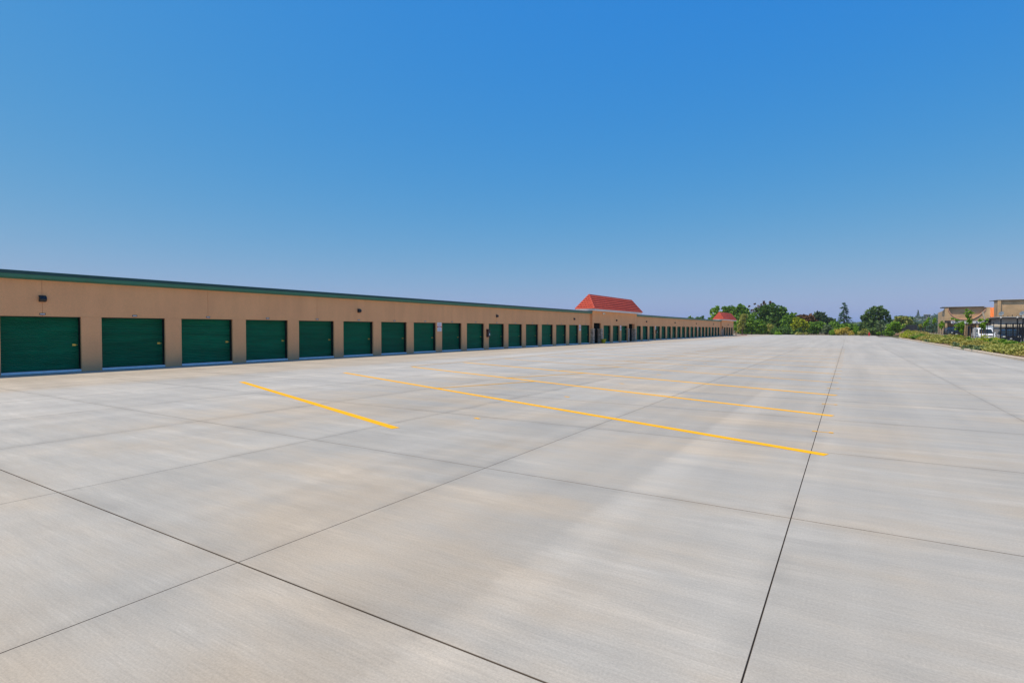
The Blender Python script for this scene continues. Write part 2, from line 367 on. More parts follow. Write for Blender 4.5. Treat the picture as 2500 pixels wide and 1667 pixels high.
lot = tag(empty('concrete_lot'), kind='structure')
sb = MB().box(-25.6, 7.78, -22, 176, -0.11, -0.0105).box(-62, -25.62, 151, 206, -0.11, -0.0105).box(-25.6, -12, 176.01, 198, -0.11, -0.0105)
tag(sb.build('sub_base', 'sub_base', lot))
XJ = [-25.34, -22.2, -19.15, -16.05, -12.93, -9.82, -6.72, -3.62, -0.40, 2.68, 5.76, 7.74]
GAPX = {-0.40: 0.005, -3.62: 0.004, -6.72: 0.003, 2.68: 0.002}
YJ = [2.18 + 3.05 * k for k in range(-3, 20)]
def slab(mb, x0, x1, y0, y1, c=0.0025):
    mb.add([(x0 + c, y0 + c, 0), (x1 - c, y0 + c, 0), (x1 - c, y1 - c, 0), (x0 + c, y1 - c, 0),
            (x0, y0, -c), (x1, y0, -c), (x1, y1, -c), (x0, y1, -c), (x0, y0, -.010), (x1, y0, -.010), (x1, y1, -.010), (x0, y1, -.010)],
           [(0, 1, 2, 3), (4, 5, 1, 0), (5, 6, 2, 1), (6, 7, 3, 2), (7, 4, 0, 3), (8, 9, 5, 4), (9, 10, 6, 5), (10, 11, 7, 6), (11, 8, 4, 7)])
def grime_sides(o):                                # dirt packed in the joints
    o.data.materials.append(MATS['joint_grime'])
    for k, f in enumerate(o.data.polygons):
        if k % 9: f.material_index = 1
for i in range(len(XJ) - 1):
    gl = GAPX.get(XJ[i], 0.002) / 2; gr = GAPX.get(XJ[i + 1], 0.002) / 2
    for j in range(len(YJ) - 1):
        ga = 0.004 if abs(YJ[j] - 2.18) < .1 else 0.0025; gb = 0.004 if abs(YJ[j + 1] - 2.18) < .1 else 0.0025
        x0, x1, y0, y1 = XJ[i] + gl, XJ[i + 1] - gr, YJ[j] + ga, YJ[j + 1] - gb
        cx, cy = (x0 + x1) / 2, (y0 + y1) / 2
        mb = MB(); slab(mb, x0 - cx, x1 - cx, y0 - cy, y1 - cy); grime_sides(mb.build('slab', 'concrete', lot, (cx, cy, 0), fix=False))
far = MB()
for i in range(len(XJ) - 1):
    gl = GAPX.get(XJ[i], 0.002) / 2; gr = GAPX.get(XJ[i + 1], 0.002) / 2
    far_y = 172 if XJ[i] < 1 else (164 if XJ[i] < 5 else 140)
    ys = [YJ[-1] + 3.05 * k for k in range(60)]; ys = [q for q in ys if q < far_y] + [far_y]
    for a, b in zip(ys[:-1], ys[1:]):
        if b - a > 0.1: slab(far, XJ[i] + gl, XJ[i + 1] - gr, a + .005, b - .005)
    slab(far, XJ[i] + gl, XJ[i + 1] - gr, -20, YJ[0] - .005)
for a in range(4):
    slab(far, -61 + 9 * a, -52.01 + 9 * a, 152, 200); 
slab(far, -25.0, -12.2, 172.01, 194)
fo = tag(far.build('far_slabs', 'concrete', lot, fix=False), kind='stuff'); grime_sides(fo)

# painted stall lines
def stripe(p, q, w=0.15, z=0.004, name='parking_line', mat='yellow_paint'):
    p = np.array(p, float); q = np.array(q, float); d = q - p; L = np.linalg.norm(d); d /= L; nrm = np.array([-d[1], d[0]]) * w / 2
    m = MB(); t = 0.0025
    pts = [p - nrm, q - nrm, q + nrm, p + nrm]
    m.add([(*a, z) for a in pts], [(0, 1, 2, 3)])
    m.add([(*a, z - t) for a in pts] + [(*a, z) for a in pts], [(0, 1, 5, 4), (1, 2, 6, 5), (2, 3, 7, 6), (3, 0, 4, 7)])
    return m.build(name, mat, lot, fix=False)
stripe((-16.02, 9.84), (-6.33, 6.55))
NL = 13
for i in range(NL):
    yr = 8.11 + 3.745 * i; yl = yr + 5.86
    stripe((-16.12, yl), (-0.22, yr), mat='yellow_paint' if i < 3 else 'yellow_worn_far_fade')
    if i < NL - 1:
        stripe((-9.71, 11.53 + 3.745 * i), (-8.34, 14.78 + 3.745 * i), 0.075, 0.0075, mat='yellow_paint' if i < 2 else 'yellow_worn_far_fade')
        ym = 9.90 + 3.745 * i
        stripe((-0.45, ym), (-0.20, ym), 0.022, name='paint_tick'); stripe((-0.47, ym + .003), (-0.40, ym + .003), 0.06, 0.0065, 'paint_tick'); stripe((-0.235, ym), (-0.175, ym), 0.07, 0.0065, 'paint_tick')
        stripe((-5.84, 8.10 + 3.745 * i), (-5.70, 8.05 + 3.745 * i), 0.06, name='paint_tick')
stripe((-16.45, 18.0), (-16.45, 60.0), 0.09, 0.0075, mat='yellow_worn_far_fade')

# kerb and planting bed along the right
KX = 7.76
BY0, BY1 = -14.0, 150.0
def kerb_x(y): return KX + (0.0 if y < 112 else (y - 112) ** 2 * 0.0022)
km = MB(); ys = list(np.arange(BY0, 112, 3.05)) + list(np.arange(112, 150.1, 2.0))
for a, b in zip(ys[:-1], ys[1:]):
    b2 = b - 0.008
    prof = [(0, -.1), (0.02, .115), (.045, .14), (.17, .14), (.17, -.1)]
    km.loft([[(kerb_x(a) + u, a, w) for u, w in prof], [(kerb_x(b2) + u, b2, w) for u, w in prof]])
tag(km.build('kerb', 'kerb_concrete'), kind='structure')
def wall_z(y): return float(np.interp(y, [-20, 62, 72, 109, 133, 187], [0.25, 0.32, 0.46, 0.78, 0.92, 1.15]))
WALLX = 13.0
bm_ = MB(); ysb = list(np.arange(-14, 196, 4.0)); us = [0, .15, .4, .7, 1.0]
rows = []
for y in ysb:
    x0 = kerb_x(min(y, 150)) + .16; rows.append([(x0 + (WALLX - x0) * u, y, .10 + (wall_z(y) - .14 - .10) * u ** 1.2 + 0.03 * math.sin(y * .9 + u * 5)) for u in us])
bm_.loft(rows, closed=False, caps=False)
tag(bm_.build('planting_bed', 'mulch', fix=False), kind='structure')
rw = empty('retaining_wall', (WALLX, 40, 0), 'long low pale concrete retaining wall behind the planting bed', 'wall')
yy = list(np.arange(-14, 196, 6.1))
for a, b in zip(yy[:-1], yy[1:]):
    m = MB(); b2 = b - .02
    m.loft([[(0, a - 40, -.1), (.2, a - 40, -.1), (.2, a - 40, wall_z(a)), (0, a - 40, wall_z(a))], [(0, b2 - 40, -.1), (.2, b2 - 40, -.1), (.2, b2 - 40, wall_z(b)), (0, b2 - 40, wall_z(b))]])
    m.build('wall_section', 'kerb_concrete', rw)
tag(MB().box(13.25, 80, -14, 260, -0.11, -0.01).build('neighbour_yard', 'yard_asphalt'), kind='structure')
tag(MB().box(-62, -12, 198.2, 198.5, -.1, .12).box(-12, 3.5, 172.6, 172.8, -.1, .06).build('lot_edge_kerb', 'kerb_concrete'), kind='structure')

# ------------------------------------------------------------------ storage wings
DW, DP, DH = 2.37, 3.048, 2.11
def curtain_mesh(w, h):
    m = MB(); n = 27; zs = []; ph = (h - 0.10) / n
    prof = [(0.0, 0.0), (0.004, .16), (0.034, .40), (0.034, .70), (0.004, .94)]
    pts = [(0.10 + (k + q[1]) * ph, q[0]) for k in range(n) for q in prof] + [(h, 0.0)]
    rings = [[(d, -w / 2, z), (d, w / 2, z)] for z, d in pts]
    m.loft(rings, closed=False, caps=False); return m.mesh('curtain', 'door_green')
CURT = curtain_mesh(DW - .01, DH)
def mesh_of(mb, name, mat): return mb.mesh(name, mat)
REC_T, REC_D = 0.09, 0.20
SILL = MB().box(-REC_D + .005, REC_T - .03, -DW / 2 + .002, DW / 2 - .002, .004, .088).mesh('sill', 'galvanised')
JAMB = MB().box(-.03, REC_D, -DW / 2 - .03, -DW / 2 - .002, 0, DH).box(-.03, REC_D, DW / 2 + .002, DW / 2 + .03, 0, DH).box(-.03, REC_D, -DW / 2 - .03, DW / 2 + .03, DH - .028, DH + .0).mesh('guide_track', 'black_jamb')
LAT = MB().box(.02, .042, -.075, .03, -.035, .04).box(.024, .05, .02, .085, -.010, .014).box(.042, .052, -.055, -.02, -.012, .016).mesh('latch', 'brass')
SEAL = MB().box(.0, .03, -DW / 2 + .01, DW / 2 - .01, .089, .105).mesh('bottom_bar', 'black_jamb')
def roll_door(parent, yc, front, px=0.0, py=0.0):
    # local origin: curtain plane at ground, centre of opening
    d = link('roll_up_door', CURT, parent, (front - REC_T - REC_D - px, yc - py, 0))
    s = link('sill', SILL, d, (REC_D, 0, 0)); j = link('guide_track', JAMB, d, (0, 0, 0)); l = link('latch', LAT, d, (0, DW / 2 - .13, 1.03)); link('bottom_bar', SEAL, d, (0, 0, 0))
    return d
PLATE = MB().box(0, .012, -.088, .088, -.035, .035).mesh('number_plate', 'plate_dark')
def glyph_mesh():
    m = MB()
    for k in range(4): m.box(.0121, .0135, -.062 + k * .034, -.038 + k * .034, -.018, .018)
    return m.mesh('lettering', 'sign_white')
GLY = glyph_mesh()
def plate(parent, yc, z, front, px, py):
    p = link('number_plate', PLATE, parent, (front - px + .001, yc - py, z)); link('lettering', GLY, p)

def gutter(parent, y0, y1, x, px, py, name='gutter'):
    for nm, mt, prof in ((name, 'fascia_green', [(0.004, 3.445), (0.10, 3.452), (0.20, 3.50), (0.245, 3.612), (0.004, 3.612)]),
                         ('roof_edge', 'edge_teal', [(0.004, 3.614), (0.262, 3.614), (0.27, 3.728), (0.255, 3.738), (0.004, 3.738)])):
        m = MB(); m.loft([[(x - px + u, y0 - py, z) for u, z in prof], [(x - px + u, y1 - py, z) for u, z in prof]]); m.build(nm, mt, parent)

def wing(name, label, y0, y1, centers, joints, depth=10.0):
    root = empty(name, (WX, (y0 + y1) / 2, 0), label, 'building'); px, py = WX, (y0 + y1) / 2
    edges = [y0] + [e for c in centers for e in (c - DW / 2, c + DW / 2)] + [y1]
    for a, b in zip(edges[0::2], edges[1::2]):
        if b - a < .02: continue
        MB().box(-REC_T, 0, a - py, b - py, 0, DH).build('wall_pier', 'stucco', root)
        MB().box(-REC_T - REC_D - .1, -REC_T - .004, a - py + .035, b - py - .035, 0, DH).build('pier_core', 'black_jamb', root)
    js = [y0] + joints + [y1]
    for a, b in zip(js[:-1], js[1:]):
        MB().box(-REC_T, -.0, a - py + .004, b - py - .004, DH + .004, 3.60).build('wall_panel', 'stucco', root)
    MB().box(-REC_T - REC_D - .1, -REC_T - .006, y0 - py, y1 - py, DH + .01, 3.6).build('wall_core', 'stucco', root)
    MB().box(-depth, -REC_T - REC_D - .12, y0 - py, y1 - py, 0, 3.60).build('back_volume', 'stucco', root)
    MB().box(-depth - .1, -.002, y0 - py, y1 - py, 3.602, 3.715).build('roof', 'roof_white', root)
    gutter(root, y0, y1, WX, px, py)
    for c in centers:
        roll_door(root, c, WX, px, py); plate(root, c, 2.20, WX, px, py)
    return root
CA = [7.845 + DP * k for k in range(-3, 17)]
wing('storage_wing', 'long near tan stucco storage wing with green roll-up doors and green gutter', -3.5, 58.0, CA, [CA[k] for k in (1, 3, 5, 7, 9, 11, 13, 15, 17, 19)])
CB = [76.05 - DW / 2 + 3.12 * k for k in range(19)]
wing('storage_wing', 'far tan stucco storage wing between the two red-roofed entry blocks', 73.45, 133.4, CB, [CB[k] for k in range(1, 19, 3)])

# ------------------------------------------------------------------ entry blocks with clay-tile mansards
def tile_roof(root, px, py, xe0, xe1, y0, y1, ze, xr, yr0, yr1, zr, ncourse=7):
    rf = MB().loft([[(xe0 - px, y0 - py, ze), (xe1 - px, y0 - py, ze), (xe1 - px, y1 - py, ze), (xe0 - px, y1 - py, ze)],
                    [(xr - .03 - px, yr0 - py, zr), (xr + .03 - px, yr0 - py, zr), (xr + .03 - px, yr1 - py, zr), (xr - .03 - px, yr1 - py, zr)]]).build('roof', 'clay_tile', root)
    # courses: barrel tiles lapped, each course a strip standing proud of the deck
    eav = [np.array(q) for q in ((xe1, y0, ze), (xe1, y1, ze), (xe0, y1, ze), (xe0, y0, ze))]
    rid = [np.array(q) for q in ((xr, yr0, zr), (xr, yr1, zr), (xr, yr1, zr), (xr, yr0, zr))]
    for sd in range(4):
        A, B = eav[sd], eav[(sd + 1) % 4]; C, D = rid[(sd + 1) % 4], rid[sd]
        nrm = np.cross(B - A, D - A); nrm /= np.linalg.norm(nrm)
        if nrm[2] < 0: nrm = -nrm
        for k in range(ncourse):
            t0, t1 = k / ncourse, (k + 1.06) / ncourse; t1 = min(t1, 1)
            a0, b0, a1, b1 = A + (D - A) * t0, B + (C - B) * t0, A + (D - A) * t1, B + (C - B) * t1
            L = np.linalg.norm(b0 - a0); n = max(2, int(L / 0.30)); m = MB(); lo = []; hi = []; un = []
            for i in range(n * 4 + 1):
                u = i / (n * 4); w = 0.035 * (0.5 - 0.5 * math.cos(2 * math.pi * (i % 4) / 4))
                lo.append(a0 + (b0 - a0) * u + nrm * (0.095 + w)); hi.append(a1 + (b1 - a1) * u + nrm * (0.008 + w * .8)); un.append(a0 + (b0 - a0) * u + nrm * 0.002)
            o = np.array([px, py, 0]); m.loft([[q - o for q in un], [q - o for q in lo], [q - o for q in hi]], closed=False, caps=False)
            m.build('tile_course', 'clay_tile', rf, fix=False)
    rc = MB()
    for q0, q1 in [(np.array((xr, yr0, zr)), np.array((xr, yr1, zr)))] + [(eav[i], rid[i]) for i in range(4)]:
        o = np.array([px, py, -0.03]); rc.tube([q0 - o, q1 - o], [.075, .075], 8)
    rc.build('ridge_cap', 'clay_tile', rf)
    # white soffit box under the eave
    MB().box(xe0 + .05 - px, xe1 - .05 - px, y0 + .05 - py, y1 - .05 - py, ze - .20, ze - .004).build('eave_fascia', 'trim_white', root)

def entry_block(label, y0, y1, tx, alcoves, centers, roof, depth=3.2):
    root = empty('entry_block', (tx, (y0 + y1) / 2, 0), label, 'building'); px, py = tx, (y0 + y1) / 2
    zt = roof['ze'] - .205; th = 0.35
    ops = sorted([(a, b, 2.38) for a, b in alcoves] + [(c - DW / 2, c + DW / 2, DH) for c in centers])
    prev = y0
    for a, b, hh in ops + [(y1, y1, 0)]:
        if a - prev > .02:
            inner = any(abs(q - prev) < .01 or abs(q - a) < .01 for c in centers for q in (c - DW / 2, c + DW / 2))
            MB().box(-.15 if inner else -th, 0, prev - py, a - py, 0, zt).build('wall_pier', 'stucco', root)
            if inner: MB().box(-.6, -.152, prev - py + .01, a - py - .01, 0, zt).build('pier_core', 'black_jamb', root)
        if b > a: MB().box(-th, 0, a - py, b - py, hh, zt).build('wall_panel', 'stucco', root)
        prev = b
    MB().box(-depth, -1.75, y0 - py, y1 - py, 0, zt).build('back_volume', 'stucco', root)
    MB().box(-1.74, -th - .002, y0 - py, y0 - py + .2, 0, zt).box(-1.74, -th - .002, y1 - py - .2, y1 - py, 0, zt).build('side_wall', 'stucco', root)
    MB().box(-1.74, -th - .002, y0 - py + .21, y1 - py - .21, 2.42, 2.6).build('alcove_ceiling', 'stucco', root)
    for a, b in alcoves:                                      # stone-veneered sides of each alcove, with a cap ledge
        for s, q in ((-1, a), (1, b)):
            lo, hi = (q - .42, q + .05) if s < 0 else (q - .05, q + .42)
            MB().box(-th - .05, .07, lo - py, hi - py, 0, 1.62).build('stone_pier', 'ledge_stone', root)
            MB().box(-th - .09, .12, lo - py - .04, hi - py + .04, 1.625, 1.70).build('stone_cap', 'pale_stone', root)
        MB().box(-1.73, -1.68, a - py - .3, b - py + .3, 0, 2.4).build('alcove_door', 'black_jamb', root)
        MB().box(-1.67, -th - .1, b - py + .12, b - py + .30, 0, 2.41).box(-1.67, -th - .1, a - py - .30, a - py - .12, 0, 2.41).box(-1.67, -th - .01, a - py - .1, b - py + .1, 2.39, 2.415).build('alcove_shade_box', 'black_jamb', root)  # black boxes put the shade of a deep unlit passage into the colour
    for c in centers:
        roll_door(root, c, tx - .06, px, py)
    tile_roof(root, px, py, **roof)
    return root
TX = WX + .25
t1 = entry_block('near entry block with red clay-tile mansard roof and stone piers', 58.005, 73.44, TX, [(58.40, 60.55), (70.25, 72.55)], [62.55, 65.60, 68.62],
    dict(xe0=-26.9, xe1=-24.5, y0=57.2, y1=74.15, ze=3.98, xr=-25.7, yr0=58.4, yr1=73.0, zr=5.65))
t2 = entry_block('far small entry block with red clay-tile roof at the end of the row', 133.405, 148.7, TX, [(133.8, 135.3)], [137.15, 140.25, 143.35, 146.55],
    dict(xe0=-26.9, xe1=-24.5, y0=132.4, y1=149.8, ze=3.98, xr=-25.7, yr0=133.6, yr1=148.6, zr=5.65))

# ------------------------------------------------------------------ things on the walls
def lamp_parts(root):
    prof = [(0, -.10), (.10, -.075), (.15, .0), (.11, .105), (0, .115)]
    MB().prism(prof, 1, -.10, .10).build('housing', 'lamp_black', root)
    MB().add([(.103, -.08, -.070), (.146, -.08, -.008), (.146, .08, -.008), (.103, .08, -.070)], [(0, 3, 2, 1)]).build('lens', 'glass_dark', root, (.004, 0, -.002), fix=False)
    MB().box(-.0, .02, -.11, .11, .116, .135).build('back_plate', 'lamp_black', root)
lamp0 = None
lampspec = [(CA[3], 'black wall light above the leftmost green door'), (CA[8], 'black wall light above the sixth green door from the left'),
            (CA[13], 'black wall light above the eleventh green door of the near wing'), (CA[18], 'black wall light above the sixteenth green door of the near wing'),
            (65.6, 'small black wall light on the near red-roofed entry block'), (78.4, 'first black wall light on the far wing, nearest the near entry block'),
            (93.9, 'second black wall light on the far wing counted from the near entry block'), (109.4, 'third black wall light on the far wing counted from the near entry block'),
            (125.2, 'last black wall light on the far wing, nearest the far entry block'), (141.0, 'tiny black wall light on the far red-roofed entry block')]
for y, lb in lampspec:
    fx = TX if (58 < y < 73.4 or y > 133.4) else WX
    if lamp0 is None: lamp0 = empty('wall_light', (0, 0, 0)); lamp_parts(lamp0); o = lamp0
    else: o = copy_tree(lamp0)
    o.location = (fx + .002, y, 2.75); tag(o, lb, 'light', 'wall lights along the storage row')
sign0 = None
def sign_parts(root):
    a = MB().box(0, .006, -.23, .23, .37, .64).build('upper_panel', 'sign_white', root); b = MB().box(0, .008, -.23, .23, .285, .365).build('red_panel', 'sign_red', root); c = MB().box(0, .006, -.23, .23, 0, .28).build('lower_panel', 'sign_white', root)
    for pan, z0, n in ((a, .40, 5), (c, .03, 5)):
        m = MB()
        for k in range(n): m.box(.0062, .0075, -.18 + .03 * (k % 2), .18 - .04 * ((k * 2) % 3), z0 + k * .044, z0 + k * .044 + .014)
        m.build('printed_lines', 'sign_red' if pan is a else 'print_grey', pan)
    m = MB().box(.0082, .0095, -.15, .12, .312, .338); m.build('printed_lines', 'sign_white', b)
for y, fx, lb in [(30.74, WX, 'white and red notice sign between the eighth and ninth green doors'), (CA[18] + DP / 2, WX, 'white and red notice sign on the pier before the last near-wing door'),
              (67.1, TX, 'white and red notice sign on the near red-roofed entry block'), (82.98, WX, 'white and red notice sign on the far wing above a black cabinet'),
              (110.95, WX, 'white and red notice sign halfway along the far wing')]:
    if sign0 is None: sign0 = empty('notice_sign'); sign_parts(sign0); o = sign0
    else: o = copy_tree(sign0)
    o.location = (fx + .003, y, 1.49); tag(o, lb, 'sign', 'notice signs on the piers')
cab0 = None
def cab_parts(root):
    MB().box(0, .17, -.15, .15, 0, .56).build('housing', 'cabinet_maroon', root)
    MB().prism([(0, .562), (.19, .562), (.10, .64), (0, .66)], 1, -.16, .16).build('hood', 'cabinet_maroon', root)
    g = MB().box(.171, .178, -.12, .12, .06, .50).build('front_glass', 'glass_dark', root)
    MB().lathe([(.0, 0), (.032, .01), (.04, .10), (.04, .16), (.015, .20), (.0, .205)], (.19, .03, .12), 10).build('white_tag', 'sign_white', root)
for y, lb in [(36.93, 'maroon fire extinguisher cabinet on a pier in the middle of the near wing'), (83.1, 'black fire extinguisher cabinet under a sign on the far wing'), (127.25, 'fire extinguisher cabinet near the end of the far wing')]:
    if cab0 is None: cab0 = empty('extinguisher_cabinet'); cab_parts(cab0); o = cab0
    else: o = copy_tree(cab0)
    o.location = (WX + .002, y, 1.0 if y < 60 else .98); tag(o, lb, 'cabinet', 'fire extinguisher cabinets')
fl = empty('flood_light', (TX + .002, 61.05, 3.55), 'pale twin-head flood light under the eave of the near entry block', 'light')
MB().box(0, .05, -.06, .06, -.06, .06).build('mount', 'trim_white', fl)
for s in (-1, 1):
    MB().tube([(.04, s * .05, 0), (.14, s * .18, -.01), (.22, s * .24, -.05)], [.03, .07, .09], 10).build('lamp_head', 'lamp_lens', fl)
pot = empty('flower_pot', (TX + .36, 60.50, 0), 'glossy yellow flower pot beside the stone pier of the near entry block', 'flower pot')
MB().lathe([(.0, 0), (.30, 0), (.36, .08), (.46, .30), (.50, .43), (.535, .45), (.535, .50), (.48, .50), (.46, .44), (0, .43)], seg=24).build('pot', 'yellow_pot', pot, smooth=False)
MB().lathe([(.0, .425), (.45, .435), (.2, .47), (0, .48)], seg=16).build('soil', 'soil', pot)
pot.scale = (.62, .62, .95)

# ------------------------------------------------------------------ foliage
def leaf_mesh(name, centers, size, mat, flat=0.0, seed=0, aspect=0.7):
    g = np.random.default_rng(seed); n = len(centers); centers = np.asarray(centers, float)
    a = g.normal(size=(n, 3)); a[:, 2] *= (1 - flat); a /= np.linalg.norm(a, axis=1)[:, None] + 1e-9
    b = g.normal(size=(n, 3)); b -= (b * a).sum(1)[:, None] * a; b[:, 2] *= (1 - flat * .5); b /= np.linalg.norm(b, axis=1)[:, None] + 1e-9
    s = size * g.uniform(.6, 1.35, n)[:, None]
    A = a * s; B = b * s * aspect
    v = np.stack([centers - A, centers - B * .8 + A * .1, centers + A, centers + B], 1).reshape(-1, 3)
    m = bpy.data.meshes.new(name); m.vertices.add(4 * n); m.vertices.foreach_set('co', v.ravel())
    m.loops.add(4 * n); m.loops.foreach_set('vertex_index', np.arange(4 * n)); m.polygons.add(n)
    m.polygons.foreach_set('loop_start', np.arange(n) * 4); m.polygons.foreach_set('loop_total', np.full(n, 4))
    at = m.attributes.new('tint', 'FLOAT', 'FACE'); at.data.foreach_set('value', g.uniform(0, 1, n))
    m.materials.append(MATS[mat]); m.update(); m.validate(); return m
def crown_points(lobes, n, g, shell=0.55, rough=0.25):
    w = np.array([l[3] * l[4] * l[5] for l in lobes]) ** .7; w /= w.sum(); out = []
    for l, k in zip(lobes, g.multinomial(n, w)):
        d = g.normal(size=(k, 3)); d /= np.linalg.norm(d, axis=1)[:, None]
        # clumpy: quantised directions pull leaves together in tufts
        nt = max(10, int(k / 26)); t = g.normal(size=(nt, 3)); t /= np.linalg.norm(t, axis=1)[:, None]; tr = g.uniform(shell, 1.0 + rough * .6, nt)
        idx = g.integers(0, nt, k); p = t[idx] * tr[idx][:, None] + g.normal(size=(k, 3)) * .13
        mixm = g.uniform(size=k) < .25; p[mixm] = d[mixm] * g.uniform(shell, 1.0, mixm.sum())[:, None]
        out.append(np.array(l[:3]) + p * np.array(l[3:6]))
    return np.concatenate(out)
TREE_N = [0]
def tree(name, label, base, lobes, mat, n=2600, leaf=.32, trunk_r=.22, group=None, cat='tree', limbs=True, flat=0.2, bark='bark', extra=None, zmin=0.05):
    """lobes in metres relative to base: (x,y,z,rx,ry,rz)"""
    TREE_N[0] += 1; sd = 100 + TREE_N[0]; g = np.random.default_rng(sd)
    root = empty(name, base, label, cat, group)
    pts = crown_points(lobes, int(n * 1.5), g); pts[:, 2] = np.where(pts[:, 2] < zmin, zmin + g.uniform(0, .3, len(pts)), pts[:, 2])
    link('crown' if cat == 'tree' else 'foliage', leaf_mesh('crown', pts, leaf, mat, flat, sd), root)
    top = max(l[2] for l in lobes); m = MB()
    m.tube([(0, 0, -.1), (.03 * top * .2, 0, top * .35), (0, .03 * top * .2, top * .8)], [trunk_r, trunk_r * .75, trunk_r * .3], 8)
    if limbs:
        for l in lobes[:10]:
            h0 = min(top * .5, max(.2, l[2] * .5)); m.tube([(0, 0, h0 * .7), (l[0] * .5, l[1] * .5, (h0 + l[2]) * .5), (l[0], l[1], l[2])], [trunk_r * .5, trunk_r * .33, trunk_r * .14], 6)
    m.build('trunk' if cat == 'tree' else 'stem', bark, root)
    if extra:
        for mt, lb, nn, lf in extra:
            for l_ in lb: link('seed_cluster', leaf_mesh('seed_cluster', crown_points([l_], nn, g, .3), lf, mt, .2, sd + 5), root)
    return root
def px_lobes(items, Y, bx, by, g, depth=1.0):
    """items: (cx, cy, rx, ry) ellipses in photo pixels at distance plane Y -> lobes relative to base"""
    out = []
    for cx, cy, rx, ry in items:
        p = at_y(cx, cy, Y); e = at_y(cx + rx, cy, Y); u = at_y(cx, cy - ry, Y)
        r = abs(e[0] - p[0]) ; rz = u[2] - p[2]
        out.append((p[0] - bx, g.uniform(-.4, .4) * r, p[2], r, r * depth, rz))
    return out
GT = np.random.default_rng(3)
def ptree(name, label, bxpx, Y, items, mat, **kw):
    b = at_y(bxpx, HORIZON, Y); return tree(name, label, (b[0], Y, kw.pop('z', -.05)), px_lobes(items, Y, b[0], Y, GT, kw.pop('depth', .9)), mat, **kw)
BT = 'trees beyond the far edge of the lot'
# behind the wing
ptree('broadleaf_tree', 'leftmost low dark tree top just showing above the far wing roof', 1686, 210, [(1684, 785, 11, 10), (1690, 790, 9, 12)], 'leaf_dark', n=900, leaf=.5, group=BT)
ptree('broadleaf_tree', 'second low round tree top above the far wing roof', 1708, 214, [(1704, 785, 10, 11), (1713, 787, 10, 12)], 'leaf_dark', n=900, leaf=.5, group=BT)
ptree('broadleaf_tree', 'thin light green tree rising left of the far red roof', 1752, 206, [(1745, 775, 10, 18), (1756, 768, 9, 14), (1741, 757, 6, 6), (1752, 752, 6, 6), (1735, 790, 8, 16), (1760, 790, 16, 20)], 'leaf_bright', n=1500, leaf=.42, group=BT)
ptree('broadleaf_tree', 'tall light green large-leaved tree directly behind the far red roof', 1782, 200, [(1776, 757, 9, 9), (1770, 765, 7, 10), (1787, 766, 14, 16), (1777, 785, 18, 20), (1767, 752, 5, 4)], 'leaf_green', n=2200, leaf=.45, group=BT)
ptree('broadleaf_tree', 'lobed green tree just right of the far red roof', 1812, 196, [(1797, 755, 9, 9), (1810, 752, 9, 8), (1817, 765, 13, 14), (1805, 780, 18, 18), (1812, 798, 22, 18)], 'leaf_green', n=2600, leaf=.42, group=BT)
ptree('broadleaf_tree', 'biggest dark green tree of the far thicket topped with rusty seed clusters', 1876, 194,
      [(1866, 757, 20, 13), (1885, 752, 16, 11), (1909, 760, 14, 12), (1850, 775, 22, 16), (1885, 775, 26, 18), (1908, 780, 14, 18), (1870, 797, 30, 18), (1900, 800, 20, 16)],
      'leaf_dark', n=5200, leaf=.38, trunk_r=.4, group=BT, extra=[('leaf_rust', px_lobes([(1867, 741, 5, 4), (1880, 738, 4, 4), (1856, 746, 6, 4), (1848, 752, 6, 4), (1838, 757, 6, 5), (1829, 747, 2.5, 2.5), (1843, 742, 2.5, 2.5), (1865, 736, 2.5, 2), (1850, 762, 12, 6)], 194, at_y(1876, 804, 194)[0], 194, GT), 70, .24)])
ptree('broadleaf_tree', 'mid green tree in front of the seed-topped tree, hiding its trunk', 1835, 184, [(1830, 778, 14, 12), (1845, 790, 16, 12), (1822, 797, 16, 14), (1845, 803, 18, 10), (1862, 797, 14, 12)], 'leaf_green', n=2600, leaf=.34, group=BT)
ptree('broadleaf_tree', 'olive yellowish tree right beside the far entry block', 1812, 180, [(1812, 785, 9, 14), (1806, 797, 9, 12), (1818, 772, 8, 8)], 'leaf_sage', n=900, leaf=.3, group=BT)
ptree('broadleaf_tree', 'green tree sloping down right of the seed-topped tree', 1925, 190, [(1927, 772, 10, 8), (1937, 770, 9, 6), (1920, 788, 14, 14), (1938, 785, 12, 14), (1930, 802, 18, 12)], 'leaf_green', n=2200, leaf=.34, group=BT)
ptree('broadleaf_tree', 'yellow-green young tree in front of the far thicket', 1960, 180, [(1944, 782, 9, 8), (1958, 788, 10, 10), (1966, 796, 9, 10), (1940, 795, 9, 9)], 'leaf_lime', n=1300, leaf=.28, trunk_r=.1, group=BT)
ptree('broadleaf_tree', 'rusty brown flowering tree between two green trees', 1970, 215, [(1958, 775, 14, 7), (1975, 778, 14, 9), (1985, 788, 11, 10), (1965, 792, 16, 10)], 'leaf_rust', n=1900, leaf=.4, group=BT)
ptree('broadleaf_tree', 'dark blue-green tree with rounded top left of the conifer', 2005, 250, [(1992, 772, 9, 9), (2002, 770, 12, 10), (2012, 782, 14, 12), (2028, 786, 12, 10), (2003, 790, 20, 12)], 'leaf_far', n=2600, leaf=.45, group=BT)
ptree('broadleaf_tree', 'broad spreading oak-like tree standing behind the red hydrant', 2146, 205,
      [(2142, 756, 16, 8), (2125, 762, 14, 8), (2157, 763, 15, 9), (2110, 775, 10, 8), (2168, 775, 9, 8), (2135, 774, 22, 9), (2120, 790, 16, 10), (2145, 790, 16, 12), (2172, 782, 6, 5), (2110, 800, 12, 10), (2136, 805, 14, 10)],
      'leaf_oak', n=3600, leaf=.34, trunk_r=.4, group=BT)
